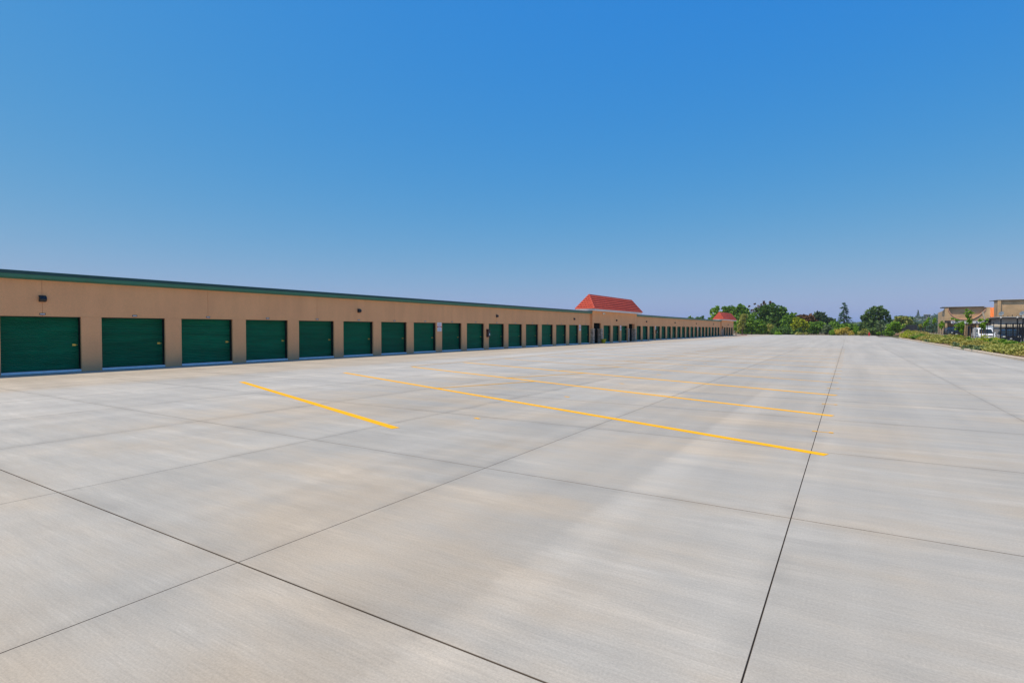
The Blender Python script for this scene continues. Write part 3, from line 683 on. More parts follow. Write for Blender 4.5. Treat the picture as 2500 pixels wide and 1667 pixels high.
ptree('broadleaf_tree', 'olive green wide tree left of the dark screened fence', 2205, 215, [(2196, 778, 12, 6), (2212, 780, 14, 7), (2190, 788, 12, 8), (2216, 790, 14, 9), (2205, 800, 18, 10)], 'leaf_sage', n=700, leaf=.42, group=BT)
ptree('broadleaf_tree', 'dense dark wide tree behind the olive one by the fence', 2208, 222, [(2200, 777, 14, 6), (2214, 779, 12, 6), (2206, 792, 22, 12)], 'leaf_oak', n=2400, leaf=.42, group=BT)
# conifer
def conifer(label, base, h, r, mat, n, name='conifer_tree', group=None, leaf=.26, seed=55):
    g = np.random.default_rng(seed); root = empty(name, base, label, 'tree', group); pts = []; br = MB()
    nl = 15
    for k in range(nl):
        t = (k + .4) / nl; z = h * (.10 + .88 * t); rr = r * (1 - t) ** .85 * g.uniform(.8, 1.12) + .12
        for b in range(max(3, int(8 * (1 - t) + 3))):
            a = g.uniform(0, 6.28); L = rr * g.uniform(.65, 1.12); q = int(n / nl / 7); u = np.sqrt(g.uniform(.02, 1, q))
            pts.append(np.stack([np.cos(a) * L * u + g.normal(0, .14, q), np.sin(a) * L * u + g.normal(0, .14, q), z - .22 * L * u + g.normal(0, .12, q)], 1))
            if b < 5: br.tube([(0, 0, z), (math.cos(a) * L * .9, math.sin(a) * L * .9, z - .2 * L)], [.05, .015], 5)
    link('crown', leaf_mesh('crown', np.concatenate(pts), leaf, mat, .1, seed, .45), root)
    br.tube([(0, 0, -.1), (0, 0, h * .6), (0, 0, h)], [.26, .14, .03], 8); br.build('trunk', 'bark', root); return root
b = at_y(2060, 804, 212); conifer('tall dark pointed conifer rising behind the yellow flowering bush', (b[0], 212, -.05), at_y(2060, 736, 212)[2], 4.0, 'leaf_conifer', 3200, group=BT)
# hedge and shrubs at the far edge
FS = 'shrubs at the far edge of the lot'
def pshrub(label, bx, Y, items, mat, n=700, leaf=.2, group=FS, **kw): return ptree('shrub', label, bx, Y, items, mat, n=n, leaf=leaf, trunk_r=.06, group=group, cat='shrub', **kw)
pshrub('wide mid green bush mass left of the grey-green shrub', 1993, 186, [(1985, 797, 13, 10), (2000, 795, 14, 10), (1990, 805, 18, 9), (2012, 800, 10, 10)], 'leaf_green', 2000, .28)
pshrub('grey-green rounded shrub left of the yellow flowering bush', 2020, 180, [(2018, 804, 10, 11), (2028, 807, 9, 8)], 'leaf_grey', 1300, .22)
pshrub('tall green bush behind the yellow flowering bush', 2040, 190, [(2038, 793, 14, 9), (2055, 800, 14, 9), (2085, 802, 10, 12), (2070, 797, 12, 8)], 'leaf_green', 1800, .26)
pshrub('bright green shrub touching the yellow flowering bush on its left', 2034, 172, [(2032, 812, 9, 8), (2040, 806, 8, 8), (2060, 801, 9, 6)], 'leaf_bright', 900, .16)
pshrub('yellow flowering bush at the far edge of the lot', 2060, 170.5, [(2049, 810, 11, 8), (2066, 804, 8, 6), (2076, 812, 9, 6), (2058, 805, 8, 5)], 'leaf_yellow', 1500, .15)
pshrub('green shrub touching the yellow flowering bush on its right', 2090, 172, [(2089, 808, 7, 10)], 'leaf_bright', 600, .16)
pshrub('low olive shrub between the yellow bush and the red hydrant', 2108, 170, [(2102, 812, 9, 6), (2115, 811, 8, 7), (2109, 808, 6, 5)], 'leaf_sage', 900, .16)
pshrub('dark rounded bush right of the red hydrant', 2153, 186, [(2152, 800, 11, 15), (2155, 806, 11, 12)], 'leaf_grey', 1500, .24)
pshrub('large bright green bush left of the dark fence', 2180, 176, [(2176, 797, 11, 10), (2186, 793, 12, 10), (2191, 801, 9, 10), (2172, 806, 11, 9)], 'leaf_bright', 1500, .22)
pshrub('small round shrub right of the hydrant', 2146, 163, [(2145, 814, 5.5, 4.5)], 'leaf_bright', 300, .13)
pshrub('pair of low round green shrubs below the bright bush', 2168, 160, [(2163, 813, 8, 6), (2177, 814, 8, 6)], 'leaf_green', 700, .14)
pshrub('low green shrub at the foot of the lime young tree', 1962, 176, [(1950, 815, 9, 4), (1968, 814, 6, 4)], 'leaf_sage', 500, .15)
pshrub('small bright shrub at the foot of the far thicket', 1902, 177, [(1900, 814, 9, 5)], 'leaf_bright', 450, .15)
pshrub('tiny bright shrub near the white post', 1838, 192, [(1838, 813, 5, 4)], 'leaf_bright', 260, .15)
pshrub('spiky pale shrub in front of the far thicket', 1880, 178, [(1880, 800, 5, 8), (1875, 795, 3, 4), (1886, 796, 3, 5)], 'leaf_sage', 420, .2)
pshrub('dark low bush filling the foot of the far thicket on the left', 1828, 193, [(1815, 808, 10, 8), (1835, 807, 14, 9), (1856, 809, 10, 7)], 'leaf_green', 1300, .24)
pshrub('dark low bush filling the foot of the far thicket on the right', 1905, 184, [(1890, 808, 16, 8), (1915, 806, 16, 10), (1935, 808, 14, 8)], 'leaf_dark', 1700, .24)
pshrub('dark low bush between the lime tree and the wide green bush', 1972, 190, [(1970, 806, 12, 10), (1952, 806, 12, 9)], 'leaf_dark', 900, .24)
pshrub('low hedge behind the red hydrant', 2128, 188, [(2120, 808, 12, 8), (2138, 808, 12, 8)], 'leaf_oak', 1000, .24)
pshrub('low hedge left of the screened fence', 2205, 190, [(2200, 806, 12, 9), (2216, 804, 10, 10)], 'leaf_green', 1100, .24)

# far wood on the skyline, hill and houses
def hill():
    m = MB(); n = 60; k = 18; ys = np.linspace(820, 1500, k); xs = np.linspace(-260, 520, n); H = []
    for y in ys:
        for x in xs:
            u = (x - 110 * y / 1120) / (y / 1120)
            h = 16.5 * math.exp(-((u - 20) / 75) ** 2) + 8 * math.exp(-((u - 120) / 60) ** 2) + 6 * math.exp(-((u + 120) / 120) ** 2)
            h *= min(1, max(0, (y - 820) / 220)) * (1 if y < 1300 else max(0, 1 - (y - 1300) / 200)); m.v.append((x, y, h - .2))
    for j in range(k - 1):
        for i in range(n - 1): m.f.append((j * n + i, j * n + i + 1, (j + 1) * n + i + 1, (j + 1) * n + i))
    o = m.build('hill', 'hill_green', fix=False, smooth=True); tag(o, kind='structure')
    def z(x, y):
        u = (x - 110 * y / 1120) / (y / 1120)
        h = 16.5 * math.exp(-((u - 20) / 75) ** 2) + 8 * math.exp(-((u - 120) / 60) ** 2) + 6 * math.exp(-((u + 120) / 120) ** 2)
        return h * min(1, max(0, (y - 820) / 220)) * (1 if y < 1300 else max(0, 1 - (y - 1300) / 200)) - .2
    return z
HZ = hill()
g = np.random.default_rng(21); pts = []
for _ in range(700):
    y = g.uniform(830, 1180); x = g.uniform(-200, 420) * y / 1120; s = g.uniform(2.2, 5.2); z = HZ(x, y)
    q = 34; d = g.normal(size=(q, 3)); d /= np.linalg.norm(d, axis=1)[:, None]; pts.append(np.array([x, y, z + s * .7]) + d * s * g.uniform(.5, 1, q)[:, None])
tag(link('hillside_wood', leaf_mesh('hillside_wood', np.concatenate(pts), 1.5, 'leaf_far', .2, 3)), 'distant wood covering the hazy hill on the right horizon', 'wood', kind='stuff')
pts = []
for _ in range(260):
    y = g.uniform(300, 640); x = (g.uniform(-.16, .34)) * y; s = g.uniform(1.8, 3.6)
    q = 46; d = g.normal(size=(q, 3)); d /= np.linalg.norm(d, axis=1)[:, None]; pts.append(np.array([x, y, s * .75]) + d * np.array([s, s, s * .85]) * g.uniform(.5, 1, q)[:, None])
tag(link('distant_wood', leaf_mesh('distant_wood', np.concatenate(pts), .85, 'leaf_far', .2, 4)), 'low distant woodland seen in gaps between the far trees', 'wood', kind='stuff')
def house(label, pxl, pxr, pyt, pyb, Y, wall, roofmat, pitch=0.0):
    a = at_y(pxl, pyb, Y); b = at_y(pxr, pyt, Y); w = b[0] - a[0]; h = b[2] - a[2]
    root = empty('house', ((a[0] + b[0]) / 2, Y, a[2]), label, 'house', 'houses on the far hill')
    MB().box(-w / 2, w / 2, 0, w * .7, -8, h).build('wall', wall, root)
    if pitch: MB().prism([(-w / 2 - .5, h + .01), (w / 2 + .5, h + .01), (0, h + pitch)], 1, -.6, w * .7 + .6).build('roof', roofmat, root)
    else: MB().box(-w / 2 - .8, w / 2 + .8, -.9, w * .7 + .6, h + .01, h + .7).build('roof', roofmat, root)
    for k in (-.3, 0, .3): MB().box(k * w - w * .09, k * w + w * .09, -.08, -.01, h * .35, h * .75).build('window', 'glass_dark', root)
    return root
house('flat-roofed grey house at the top of the far hill', 2256, 2272, 768, 778, 1090, 'house_grey', 'house_white')
house('white low house left on the far hill slope', 2233, 2242, 774, 778, 1040, 'house_white', 'house_grey', 1.2)
house('long white house lower on the far hill', 2236, 2258, 780.5, 783, 1000, 'house_white', 'house_white', 1.0)
house('white house on the right shoulder of the far hill', 2271, 2280, 774, 780, 1060, 'house_white', 'house_white', 1.0)
p = at_y(2241, 780, 1070); conifer('single dark pointed conifer standing on the far hill', (p[0], 1070, p[2]), 15.5, 3.4, 'leaf_far', 900, leaf=.7, seed=91)

# ------------------------------------------------------------------ planting bed along the right kerb
def bed_z(x, y):
    x0 = kerb_x(min(y, 150)) + .16; u = max(0, min(1, (x - x0) / (WALLX - x0))); return .10 + (wall_z(y) - .24) * u ** 1.2
SG = 'low mounded shrubs in the bed along the right kerb'
protos = {}
def mound(kind, mat, n, leaf, rx, rz, seed):
    g = np.random.default_rng(seed); lob = [(0, 0, rz * .45, rx, rx, rz * .62), (rx * .5, rx * .3, rz * .4, rx * .6, rx * .6, rz * .5), (-rx * .5, -rx * .2, rz * .5, rx * .6, rx * .6, rz * .55)]
    pts = crown_points(lob, n, g, .35); pts[:, 2] = np.abs(pts[:, 2]); root = empty('shrub'); link('foliage', leaf_mesh('foliage', pts, leaf, mat, .0, seed, .45), root)
    m = MB()
    for k in range(6):
        a = k * 1.05; m.tube([(0, 0, -.05), (math.cos(a) * rx * .5, math.sin(a) * rx * .5, rz * .5)], [.025, .008], 5)
    m.build('stem', 'bark', root); protos[kind] = [root, False]
mound('sage', 'leaf_sage', 1500, .10, .95, .62, 31); mound('straw', 'leaf_straw', 1500, .09, .90, .60, 32); mound('green', 'leaf_green', 1200, .10, .75, .70, 33); mound('lime', 'leaf_lime', 1400, .085, .85, .95, 34); mound('grey', 'leaf_grey', 700, .09, .5, .32, 35)
LBL = {'sage': 'pale sage green mounded shrub in the bed along the right kerb', 'straw': 'straw coloured feathery shrub in the bed along the right kerb',
       'green': 'mid green mounded shrub in the bed along the right kerb', 'lime': 'yellow-green upright shrub in the bed along the right kerb', 'grey': 'small grey-green ground plant close to the right kerb'}
def put(kind, x, y, s, label=None):
    pr = protos[kind]
    if not pr[1]: o = pr[0]; pr[1] = True
    else: o = copy_tree(pr[0])
    o.location = (x, y, bed_z(x, y) - .03); o.scale = (s, s, s * random.uniform(.62, .95)); o.rotation_euler = (0, 0, random.uniform(0, 6.28))
    tag(o, label, 'shrub', SG)
gb = np.random.default_rng(77)
ORD = ['first', 'second', 'third', 'fourth', 'fifth', 'sixth', 'seventh', 'eighth', 'ninth', 'tenth', 'eleventh', 'twelfth', 'thirteenth', 'fourteenth', 'fifteenth', 'sixteenth', 'seventeenth', 'eighteenth', 'nineteenth', 'twentieth']
ORD += ['twenty-' + q for q in ORD[:9]] + ['thirtieth'] + ['thirty-' + q for q in ORD[:9]]
LOOK = {'sage': 'pale sage mounded shrub', 'straw': 'straw coloured feathery shrub', 'green': 'mid green mounded shrub', 'lime': 'yellow-green upright shrub', 'grey': 'small grey-green plant'}
def row(items, where):
    for k, (kind, x, y, sz) in enumerate(sorted(items, key=lambda q: q[2])): put(kind, x, y, sz, f'{LOOK[kind]}, {ORD[k]} from the right in the {where}')
front = [('sage' if gb.uniform() < .75 else 'straw', 9.05 + gb.uniform(-.15, .25), y + gb.uniform(-.4, .4), gb.uniform(.85, 1.15)) for y in np.arange(42, 62, 1.75)]
front += [('straw' if gb.uniform() < .5 else ('green' if gb.uniform() < .25 else 'sage'), 9.25 + gb.uniform(-.2, .4), y + gb.uniform(-.8, .8), gb.uniform(.95, 1.35)) for y in np.arange(63.5, 112, 2.6)]
row(front, 'kerbside shrub row')
back = [(['sage', 'straw', 'sage', 'green'][int(gb.integers(0, 4))], 10.4 + gb.uniform(-.3, .5), y + gb.uniform(-.5, .5), gb.uniform(.85, 1.15)) for y in np.arange(47, 62, 2.0)]
back += [(['straw', 'sage', 'straw', 'green'][int(gb.integers(0, 4))], 10.9 + gb.uniform(-.5, .6), y + gb.uniform(-1, 1), gb.uniform(.9, 1.3)) for y in np.arange(66, 112, 2.8)]
row(back, 'upper shrub row')
row([('grey', 8.3, y + gb.uniform(-1, 1), gb.uniform(.9, 1.3)) for y in (51, 56, 60, 82)], 'line of plants at the kerb')
put('lime', 10.9, 65, 1.15, 'bright yellow-green bush in the bed right of the white van')
put('lime', 11.6, 63.5, 1.0, 'smaller yellow-green bush beside the leftmost gate post')
put('lime', 10.2, 78, 1.2, 'yellow-green bush at the foot of the staked trees')
row([('straw' if gb.uniform() < .6 else 'lime', kerb_x(y) + 1.3, y, gb.uniform(1.1, 1.5)) for y in np.arange(113, 150, 3.6)], 'far end of the kerbside bed')
row([('straw', min(12.4, kerb_x(y) + 3.2), y + 1.5, gb.uniform(1.1, 1.5)) for y in np.arange(113, 150, 3.6)], 'far row below the fence')
# staked young trees
ST = 'staked young trees in the bed along the right kerb'
def young(label, zx, zy, X, crown, stakes=1, mat='leaf_bright', n=520, group=ST):
    """zx: pixel x of the trunk; crown ellipses in pixels; the tree stands in the bed at X"""
    d = ray(zx, HORIZON); Y = X * d[1] / d[0]; bz = bed_z(X, Y); root = empty('young_tree', (X, Y, bz), label, 'tree', group)
    lob = px_lobes(crown, Y, X, Y, GT, 1.0); g = np.random.default_rng(int(zx)); lob = [(a, b_, c - bz, r, r2, rz) for a, b_, c, r, r2, rz in lob]
    link('crown', leaf_mesh('crown', crown_points(lob, n, g, .2), .095, mat, .0, int(zx), .6), root)
    top = max(l[2] for l in lob); m = MB().tube([(0, 0, -.1), (.02, 0, top * .5), (lob[0][0] * .5, 0, top)], [.035, .026, .01], 7)
    for l in lob: m.tube([(0, 0, top * .45), (l[0] * .6, l[1] * .6, (l[2] + top * .45) / 2 + .1), (l[0], l[1], l[2] + l[5] * .6)], [.02, .013, .006], 5)
    m.build('trunk', 'bark', root)
    for k in range(stakes):
        s = -1 if k else 1; MB().tube([(.16 * s, .1, -.1), (.16 * s, .1, 1.75)], [.03, .03], 7).build('stake', 'stake_wood', root)
        MB().tube([(.16 * s, .1, 1.5), (0, 0, 1.46)], [.012, .012], 5).build('tie', 'tyre', root)
def q8(x, y): return (2180 + x / 7.35, 700 + y / 7.35)
def e8(x, y, rx, ry): return (2180 + x / 7.35, 700 + y / 7.35, rx / 7.35, ry / 7.35)
young('tallest staked tree with long shoots in front of the curved facade', q8(1425, 0)[0], 0, 11.6, [e8(1370, 620, 65, 70), e8(1350, 540, 60, 45), e8(1330, 480, 45, 45), e8(1400, 470, 40, 40), e8(1320, 410, 30, 25)], 2, n=620)
young('staked tree with two stakes and drooping crown left of the tallest one', q8(1275, 0)[0], 0, 10.6, [e8(1245, 700, 45, 70), e8(1230, 800, 30, 40)], 1, n=420)
young('bushy staked tree with a side shoot left of the curved facade centre', q8(1178, 0)[0], 0, 11.4, [e8(1180, 690, 85, 70), e8(1150, 610, 50, 35), e8(1080, 570, 35, 22), e8(1190, 760, 60, 25)], 1, n=620)
young('staked tree standing directly in front of the white van', q8(1630, 0)[0], 0, 11.8, [e8(1610, 680, 55, 60), e8(1570, 600, 50, 30), e8(1630, 740, 35, 45), e8(1690, 590, 20, 18)], 2, n=480)
young('staked tree below the left corner of the curved-facade building', q8(930, 0)[0], 0, 11.4, [e8(870, 700, 65, 60), e8(890, 650, 45, 30)], 1, n=480)
young('slim staked tree left of the curved-facade building', q8(555, 0)[0], 0, 11.0, [e8(610, 640, 60, 60), e8(640, 580, 35, 35), e8(560, 680, 30, 40)], 1, n=460)
young('small pale staked tree beside the dark screened fence', q8(495, 0)[0], 0, 11.2, [e8(500, 700, 35, 50)], 1, mat='leaf_sage', n=300)
young('slender bright tree against the left end of the dark fence', q8(195, 0)[0], 0, 12.0, [e8(200, 700, 35, 45), e8(170, 720, 25, 25)], 0, n=300)
young('small bright green tree beside the left corner of the brick building', q8(735, 0)[0], 0, 12.4, [e8(735, 640, 45, 45), e8(745, 585, 30, 35)], 0, n=360)

# ------------------------------------------------------------------ iron fence on the retaining wall
fence = empty('metal_fence', (WALLX + .1, 60, 0), 'open black metal post and rail fence on top of the low retaining wall', 'fence')
FH = 1.82
fy = list(np.arange(75.5, 150, 3.1))
for a, b in zip(fy[:-1], fy[1:]):
    za, zb = wall_z(a), wall_z(b)
    MB().box(-.03, .03, a - 60 - .03, a - 60 + .03, za - .02, za + FH + .06).build('post', 'iron_black', fence)
    for hh in (.18, FH - .04): MB().loft([[(s, a - 60 + .031, za + hh + t) for s, t in ((-.018, -.018), (.018, -.018), (.018, .018), (-.018, .018))], [(s, b - 60 - .031, zb + hh + t) for s, t in ((-.018, -.018), (.018, -.018), (.018, .018), (-.018, .018))]]).build('rail', 'iron_black', fence)
sf = empty('screened_fence', (WALLX + .1, 150, 0), 'dark fabric-screened fence at the far end of the planting bed', 'fence')
fy = list(np.arange(149.8, 196, 3.0))
for a, b in zip(fy[:-1], fy[1:]):
    za, zb = wall_z(a), wall_z(b); MB().box(-.04, .04, a - 150 - .04, a - 150 + .04, za - .02, za + 1.75).build('post', 'iron_black', sf)
    MB().loft([[(s, a - 149.95, z) for s, z in ((-.01, za + .03), (.01, za + .03), (.01, za + 1.66), (-.01, za + 1.66))], [(s, b - 150.05, z) for s, z in ((-.01, zb + .03), (.01, zb + .03), (.01, zb + 1.66), (-.01, zb + 1.66))]]).build('screen_panel', 'screen_black', sf)
GP = 'tall black gate posts with pale ball caps'
gp0 = None
for px_, X, lb in [(1935, 13.5, 'leftmost tall black gate post with a pale ball cap'), (2230, 14.6, 'middle tall black gate post with a pale ball cap'), (2332, 14.9, 'rightmost tall black gate post with a pale ball cap, near the picture edge')]:
    d = ray(2180 + px_ / 7.35, HORIZON); Y = X * d[1] / d[0]
    if gp0 is None:
        gp0 = empty('gate_post'); MB().box(-.05, .05, -.05, .05, -.1, 2.78).build('post', 'iron_black', gp0); MB().lathe([(.0, 2.78), (.07, 2.785), (.07, 2.81), (.03, 2.83), (.06, 2.86), (.075, 2.90), (.055, 2.94), (.0, 2.96)], seg=12).build('ball_cap', 'trim_white', gp0); o = gp0
    else: o = copy_tree(gp0)
    o.location = (X, Y, 0); tag(o, lb, 'gate post', GP)
gt = empty('iron_gate', (13.55, 74.3, 0), 'black iron sliding gate between the tall gate posts at the right edge', 'gate')
for k in range(5):
    MB().box(.5 * k + .2, .5 * k + .27, -.6, -.54, .25, 2.2).build('frame_post', 'iron_black', gt)
for z in (.3, 2.2): MB().box(.1, 3.4, -.62, -.56, z, z + .05).build('rail', 'iron_black', gt)
m = MB()
for k in range(26): m.box(.15 + .125 * k, .175 + .125 * k, -.58, -.555, .35, 2.2)
tag(m.build('picket_panel', 'iron_black', gt), kind='stuff')

# ------------------------------------------------------------------ vehicles in the neighbour yard
def wheel(parent, x, y, r=.33, w=.2):
    t = MB().tube([(x - w / 2, y, r), (x - w / 2 + .03, y, r), (x + w / 2 - .03, y, r), (x + w / 2, y, r)], [r * .9, r, r, r * .9], 18).build('wheel', 'tyre', parent)
    MB().tube([(x - w / 2 - .01, y, r), (x + w / 2 + .01, y, r)], [r * .62, r * .62], 14).build('rim', 'rim', t)
def vehicle(name, label, cat, loc, mat, prof, halfw, glass_from, roofz, parts, rz=0, L=4.4, group=None):
    """front at -y. prof: side outline (y,z). cross section narrows above glass_from."""
    root = empty(name, loc, label, cat, group, rz); m = MB(); rings = []
    for s in (-1, -.93, -.4, .4, .93, 1):
        ring = []
        for y, z in prof:
            k = max(0, (z - glass_from) / (roofz - glass_from)); hw = halfw * (1 - .16 * k) * abs(s)
            edge = abs(s) == 1; zz = z - (.05 * (z / roofz) if edge else 0); yy_ = y * (.985 if edge else 1) if True else y
            ring.append((math.copysign(hw, s), yy_, zz))
        rings.append(ring)
    m.loft(rings); m.build('body', mat, root)
    for pn, pm, mbx in parts: mbx.build(pn, pm, root)
    return root
def van_parts():
    P = []
    P.append(('windshield', 'glass_dark', MB().loft([[(-.74, -1.614, 1.074), (.74, -1.614, 1.074), (.63, -1.014, 1.656), (-.63, -1.014, 1.656)], [(-.74, -1.58, 1.04), (.74, -1.58, 1.04), (.63, -.98, 1.62), (-.63, -.98, 1.62)]])))
    for s in (-1, 1):
        P.append(('side_window', 'glass_dark', MB().add([(s * .872, -1.25, 1.06), (s * .872, -.42, 1.06), (s * .784, -.42, 1.62), (s * .784, -.85, 1.62)], [(0, 1, 2, 3)]).add([(s * .84, -1.25, 1.06), (s * .84, -.42, 1.06), (s * .755, -.42, 1.62), (s * .765, -.85, 1.62)], [(0, 1, 2, 3)])))
        P.append(('mirror', 'car_white', MB().box(s * .88 - .02, s * .88 + s * .16, -1.30, -1.18, 1.05, 1.25) if s > 0 else MB().box(-1.04, -.86, -1.30, -1.18, 1.05, 1.25)))
        P.append(('headlight', 'lamp_lens', MB().box(min(s * .55, s * .80), max(s * .55, s * .80), -2.155, -2.05, .68, .84)))
        P.append(('door_seam', 'print_grey', MB().box(min(s * .861, s * .866), max(s * .861, s * .866), -.36, -.345, .45, 1.05)))
    P.append(('grille', 'lamp_black', MB().box(-.54, .54, -2.19, -2.08, .64, .80))); P.append(('bumper', 'car_white', MB().box(-.82, .82, -2.26, -2.0, .28, .56)))
    P.append(('wiper', 'lamp_black', MB().box(-.5, .3, -1.655, -1.635, 1.0, 1.02))); P.append(('air_intake', 'lamp_black', MB().box(-.5, .5, -2.275, -2.2, .34, .46)))
    return P
van = vehicle('delivery_van', 'white delivery van parked behind the fence, facing the camera', 'van', (15.98, 98.3, 0), 'car_white',
    [(-2.2, .32), (-2.2, .62), (-2.12, .84), (-1.66, 1.0), (-.92, 1.72), (-.6, 1.82), (1.9, 1.86), (2.15, 1.75), (2.22, .9), (2.2, .32)], .865, 1.0, 1.86, van_parts(), rz=R(2))
for x in (-.78, .78):
    for y in (-1.42, 1.4): wheel(van, x, y)
def suv_parts():
    P = [('windshield', 'glass_dark', MB().loft([[(-.74, -.963, 1.06), (.74, -.963, 1.06), (.64, -.473, 1.50), (-.64, -.473, 1.50)], [(-.74, -.93, 1.03), (.74, -.93, 1.03), (.64, -.44, 1.47), (-.64, -.44, 1.47)]]))]
    for s in (-1, 1):
        P.append(('side_window', 'glass_dark', MB().add([(s * .895, -.6, 1.05), (s * .895, 1.6, 1.05), (s * .81, 1.4, 1.46), (s * .81, -.2, 1.46)], [(0, 1, 2, 3)]).add([(s * .88, -.6, 1.05), (s * .88, 1.6, 1.05), (s * .80, 1.4, 1.46), (s * .80, -.2, 1.46)], [(0, 1, 2, 3)])))
        P.append(('headlight', 'lamp_lens', MB().box(min(s * .52, s * .82), max(s * .52, s * .82), -2.18, -2.0, .66, .80)))
        P.append(('mirror', 'car_dark', MB().box(min(s * .9, s * 1.06), max(s * .9, s * 1.06), -.75, -.63, 1.02, 1.18)))
    P.append(('grille', 'lamp_black', MB().box(-.48, .48, -2.19, -2.05, .60, .82))); P.append(('license_plate', 'sign_white', MB().box(-.17, .17, -2.25, -2.23, .42, .54))); P.append(('bumper', 'car_dark', MB().box(-.86, .86, -2.23, -1.9, .3, .56)))
    return P
sp = [(-2.15, .32), (-2.15, .60), (-2.05, .86), (-1.0, 1.0), (-.4, 1.54), (.1, 1.62), (1.6, 1.60), (2.1, 1.05), (2.18, .8), (2.15, .32)]
suv = vehicle('parked_car', 'dark blue parked car behind the gate at the right edge of the picture', 'car', (17.45, 92, 0), 'car_dark', sp, .90, 1.0, 1.62, suv_parts(), rz=R(-4))
for x in (-.8, .8):
    for y in (-1.35, 1.35): wheel(suv, x, y)
s2 = copy_tree(suv); s2.location = (16.0, 124, 0.35); s2.rotation_euler = (0, 0, R(6)); tag(s2, 'black parked car in the shade in front of the curved-facade building', 'car')

# ------------------------------------------------------------------ neighbour buildings
def facade_building():
    Y = 140.0; root = empty('brick_building', (20.2, Y, 0), 'tan block shop building with a bowl-shaped cut in its facade and a white sign', 'building'); px, py = 20.2, Y
    def P(zx, zy): q = at_y(*q8(zx, zy), Y); return (q[0] - px, q[2])
    xl, _ = P(930, 400); xr, _ = P(1740, 400); _, zt = P(1300, 372); _, zb = P(1300, 605)
    pts = [P(*q) for q in ((990, 385), (992, 430), (1030, 490), (1090, 545), (1180, 582), (1300, 595), (1420, 582), (1520, 535), (1600, 470), (1655, 415), (1660, 385))]
    # front wall with the bowl cut: columns of quads from the cut edge down to the lintel
    m = MB()
    full = [(xl, zt)] + pts + [(xr, zt)]
    for (xa, za), (xb, zb2) in zip(full[:-1], full[1:]):
        if xb - xa < 1e-3: continue
        m.prism([(xa, zb), (xb, zb), (xb, min(zb2, zt)), (xa, min(za, zt))], 1, -.3, 0)
    m.build('front_wall', 'tan_block', root)
    MB().prism([(xl + .05, zb), (xr - .05, zb), (xr - .05, zt), (xl + .05, zt)], 1, .12, .3).build('recessed_wall', 'tan_block', root)
    rim = MB(); rim.tube([(a, -.33, b + .02) for a, b in pts], [.10] * len(pts), 8); rim.build('arch_rim', 'arch_trim', root)
    sh = MB()
    for (xa, za), (xb, zb2) in zip(pts[:-1], pts[1:]): sh.add([(xa, -.3, za + .01), (xb, -.3, zb2 + .01), (xb, .115, zb2 + .01), (xa, .115, za + .01)], [(0, 1, 2, 3)])
    sh.build('arch_ledge', 'arch_trim', root)
    MB().box(xl - .45, xr - .9, -.36, 3, zt + .003, zt + .14).build('roof_fascia', 'dark_fascia', root)
    MB().box(xl - .2, xr - .6, -.30, 3.2, zt + .142, zt + .20).build('roof', 'roof_white', root)
    m = MB().prism([(0, -.5), (9.5, -.5), (9.5, zt - .75), (2.5, zt - .55), (0, zt - .05)], 0, xl, xl + .3); m.build('side_wall', 'tan_block', root)
    MB().box(xr - .3, xr, 0, 9.5, -.5, zt - .1).build('side_wall', 'tan_block', root)
    MB().box(xl + .3, xr - .3, 9.2, 9.5, -.5, zt - .6).build('rear_wall', 'tan_block', root)
    # storefront below the lintel
    MB().box(xl + .3, xr - .3, 1.1, 1.3, -.5, zb - .01).build('shop_wall', 'tan_block', root)
    for x in (xl + .0, xl + 1.7, -.35, 1.35, xr - 1.3): MB().box(x, x + .42, -.25, .1, -.5, zb - .45).build('column', 'tan_block', root)
    for x in (xl + .5, xl + 2.2, .1, 1.8):
        w = MB().box(x, x + 1.1, 1.04, 1.09, -.2, 2.2).build('shop_window', 'glass_dark', root); MB().box(x - .06, x, 1.0, 1.1, -.2, 2.2).box(x + 1.1, x + 1.16, 1.0, 1.1, -.2, 2.2).build('window_frame', 'galvanised', w)
    MB().box(xl, xr, -.28, -.02, zb - .44, zb - .003).build('lintel', 'dark_fascia', root)
    sx0, _ = P(1035, 640); sx1, _ = P(1640, 640); _, sz0 = P(1200, 664); _, sz1 = P(1200, 616)
    sg = MB().box(sx0, sx1, -.36, -.29, sz0, sz1).build('sign_board', 'sign_white', root)
    for ch, zx in (('R', 1075), ('E', 1125), ('S', 1265), ('A', 1500), ('T', 1550)):
        cu = bpy.data.curves.new('letter', 'FONT'); cu.body = ch; cu.size = (sz1 - sz0) * .95; cu.align_x = 'CENTER'; cu.extrude = .01; cu.offset = .01
        t = bpy.data.objects.new('tmp', cu); COL.objects.link(t); dg = bpy.context.evaluated_depsgraph_get(); me = bpy.data.meshes.new_from_object(t.evaluated_get(dg)); bpy.data.objects.remove(t)
        me.materials.clear(); me.materials.append(MATS['sign_blue']); o = link('letter', me, sg, (P(zx, 640)[0], -.372, sz0 + (sz1 - sz0) * .16)); o.rotation_euler = (R(90), 0, 0)
    # strut brace at the right pier
    MB().tube([(xr - .8, -.45, zb + .1), (xr - 1.2, -.45, zt - .9)], [.14, .14], 8).build('buttress', 'pale_stone', root)
facade_building()
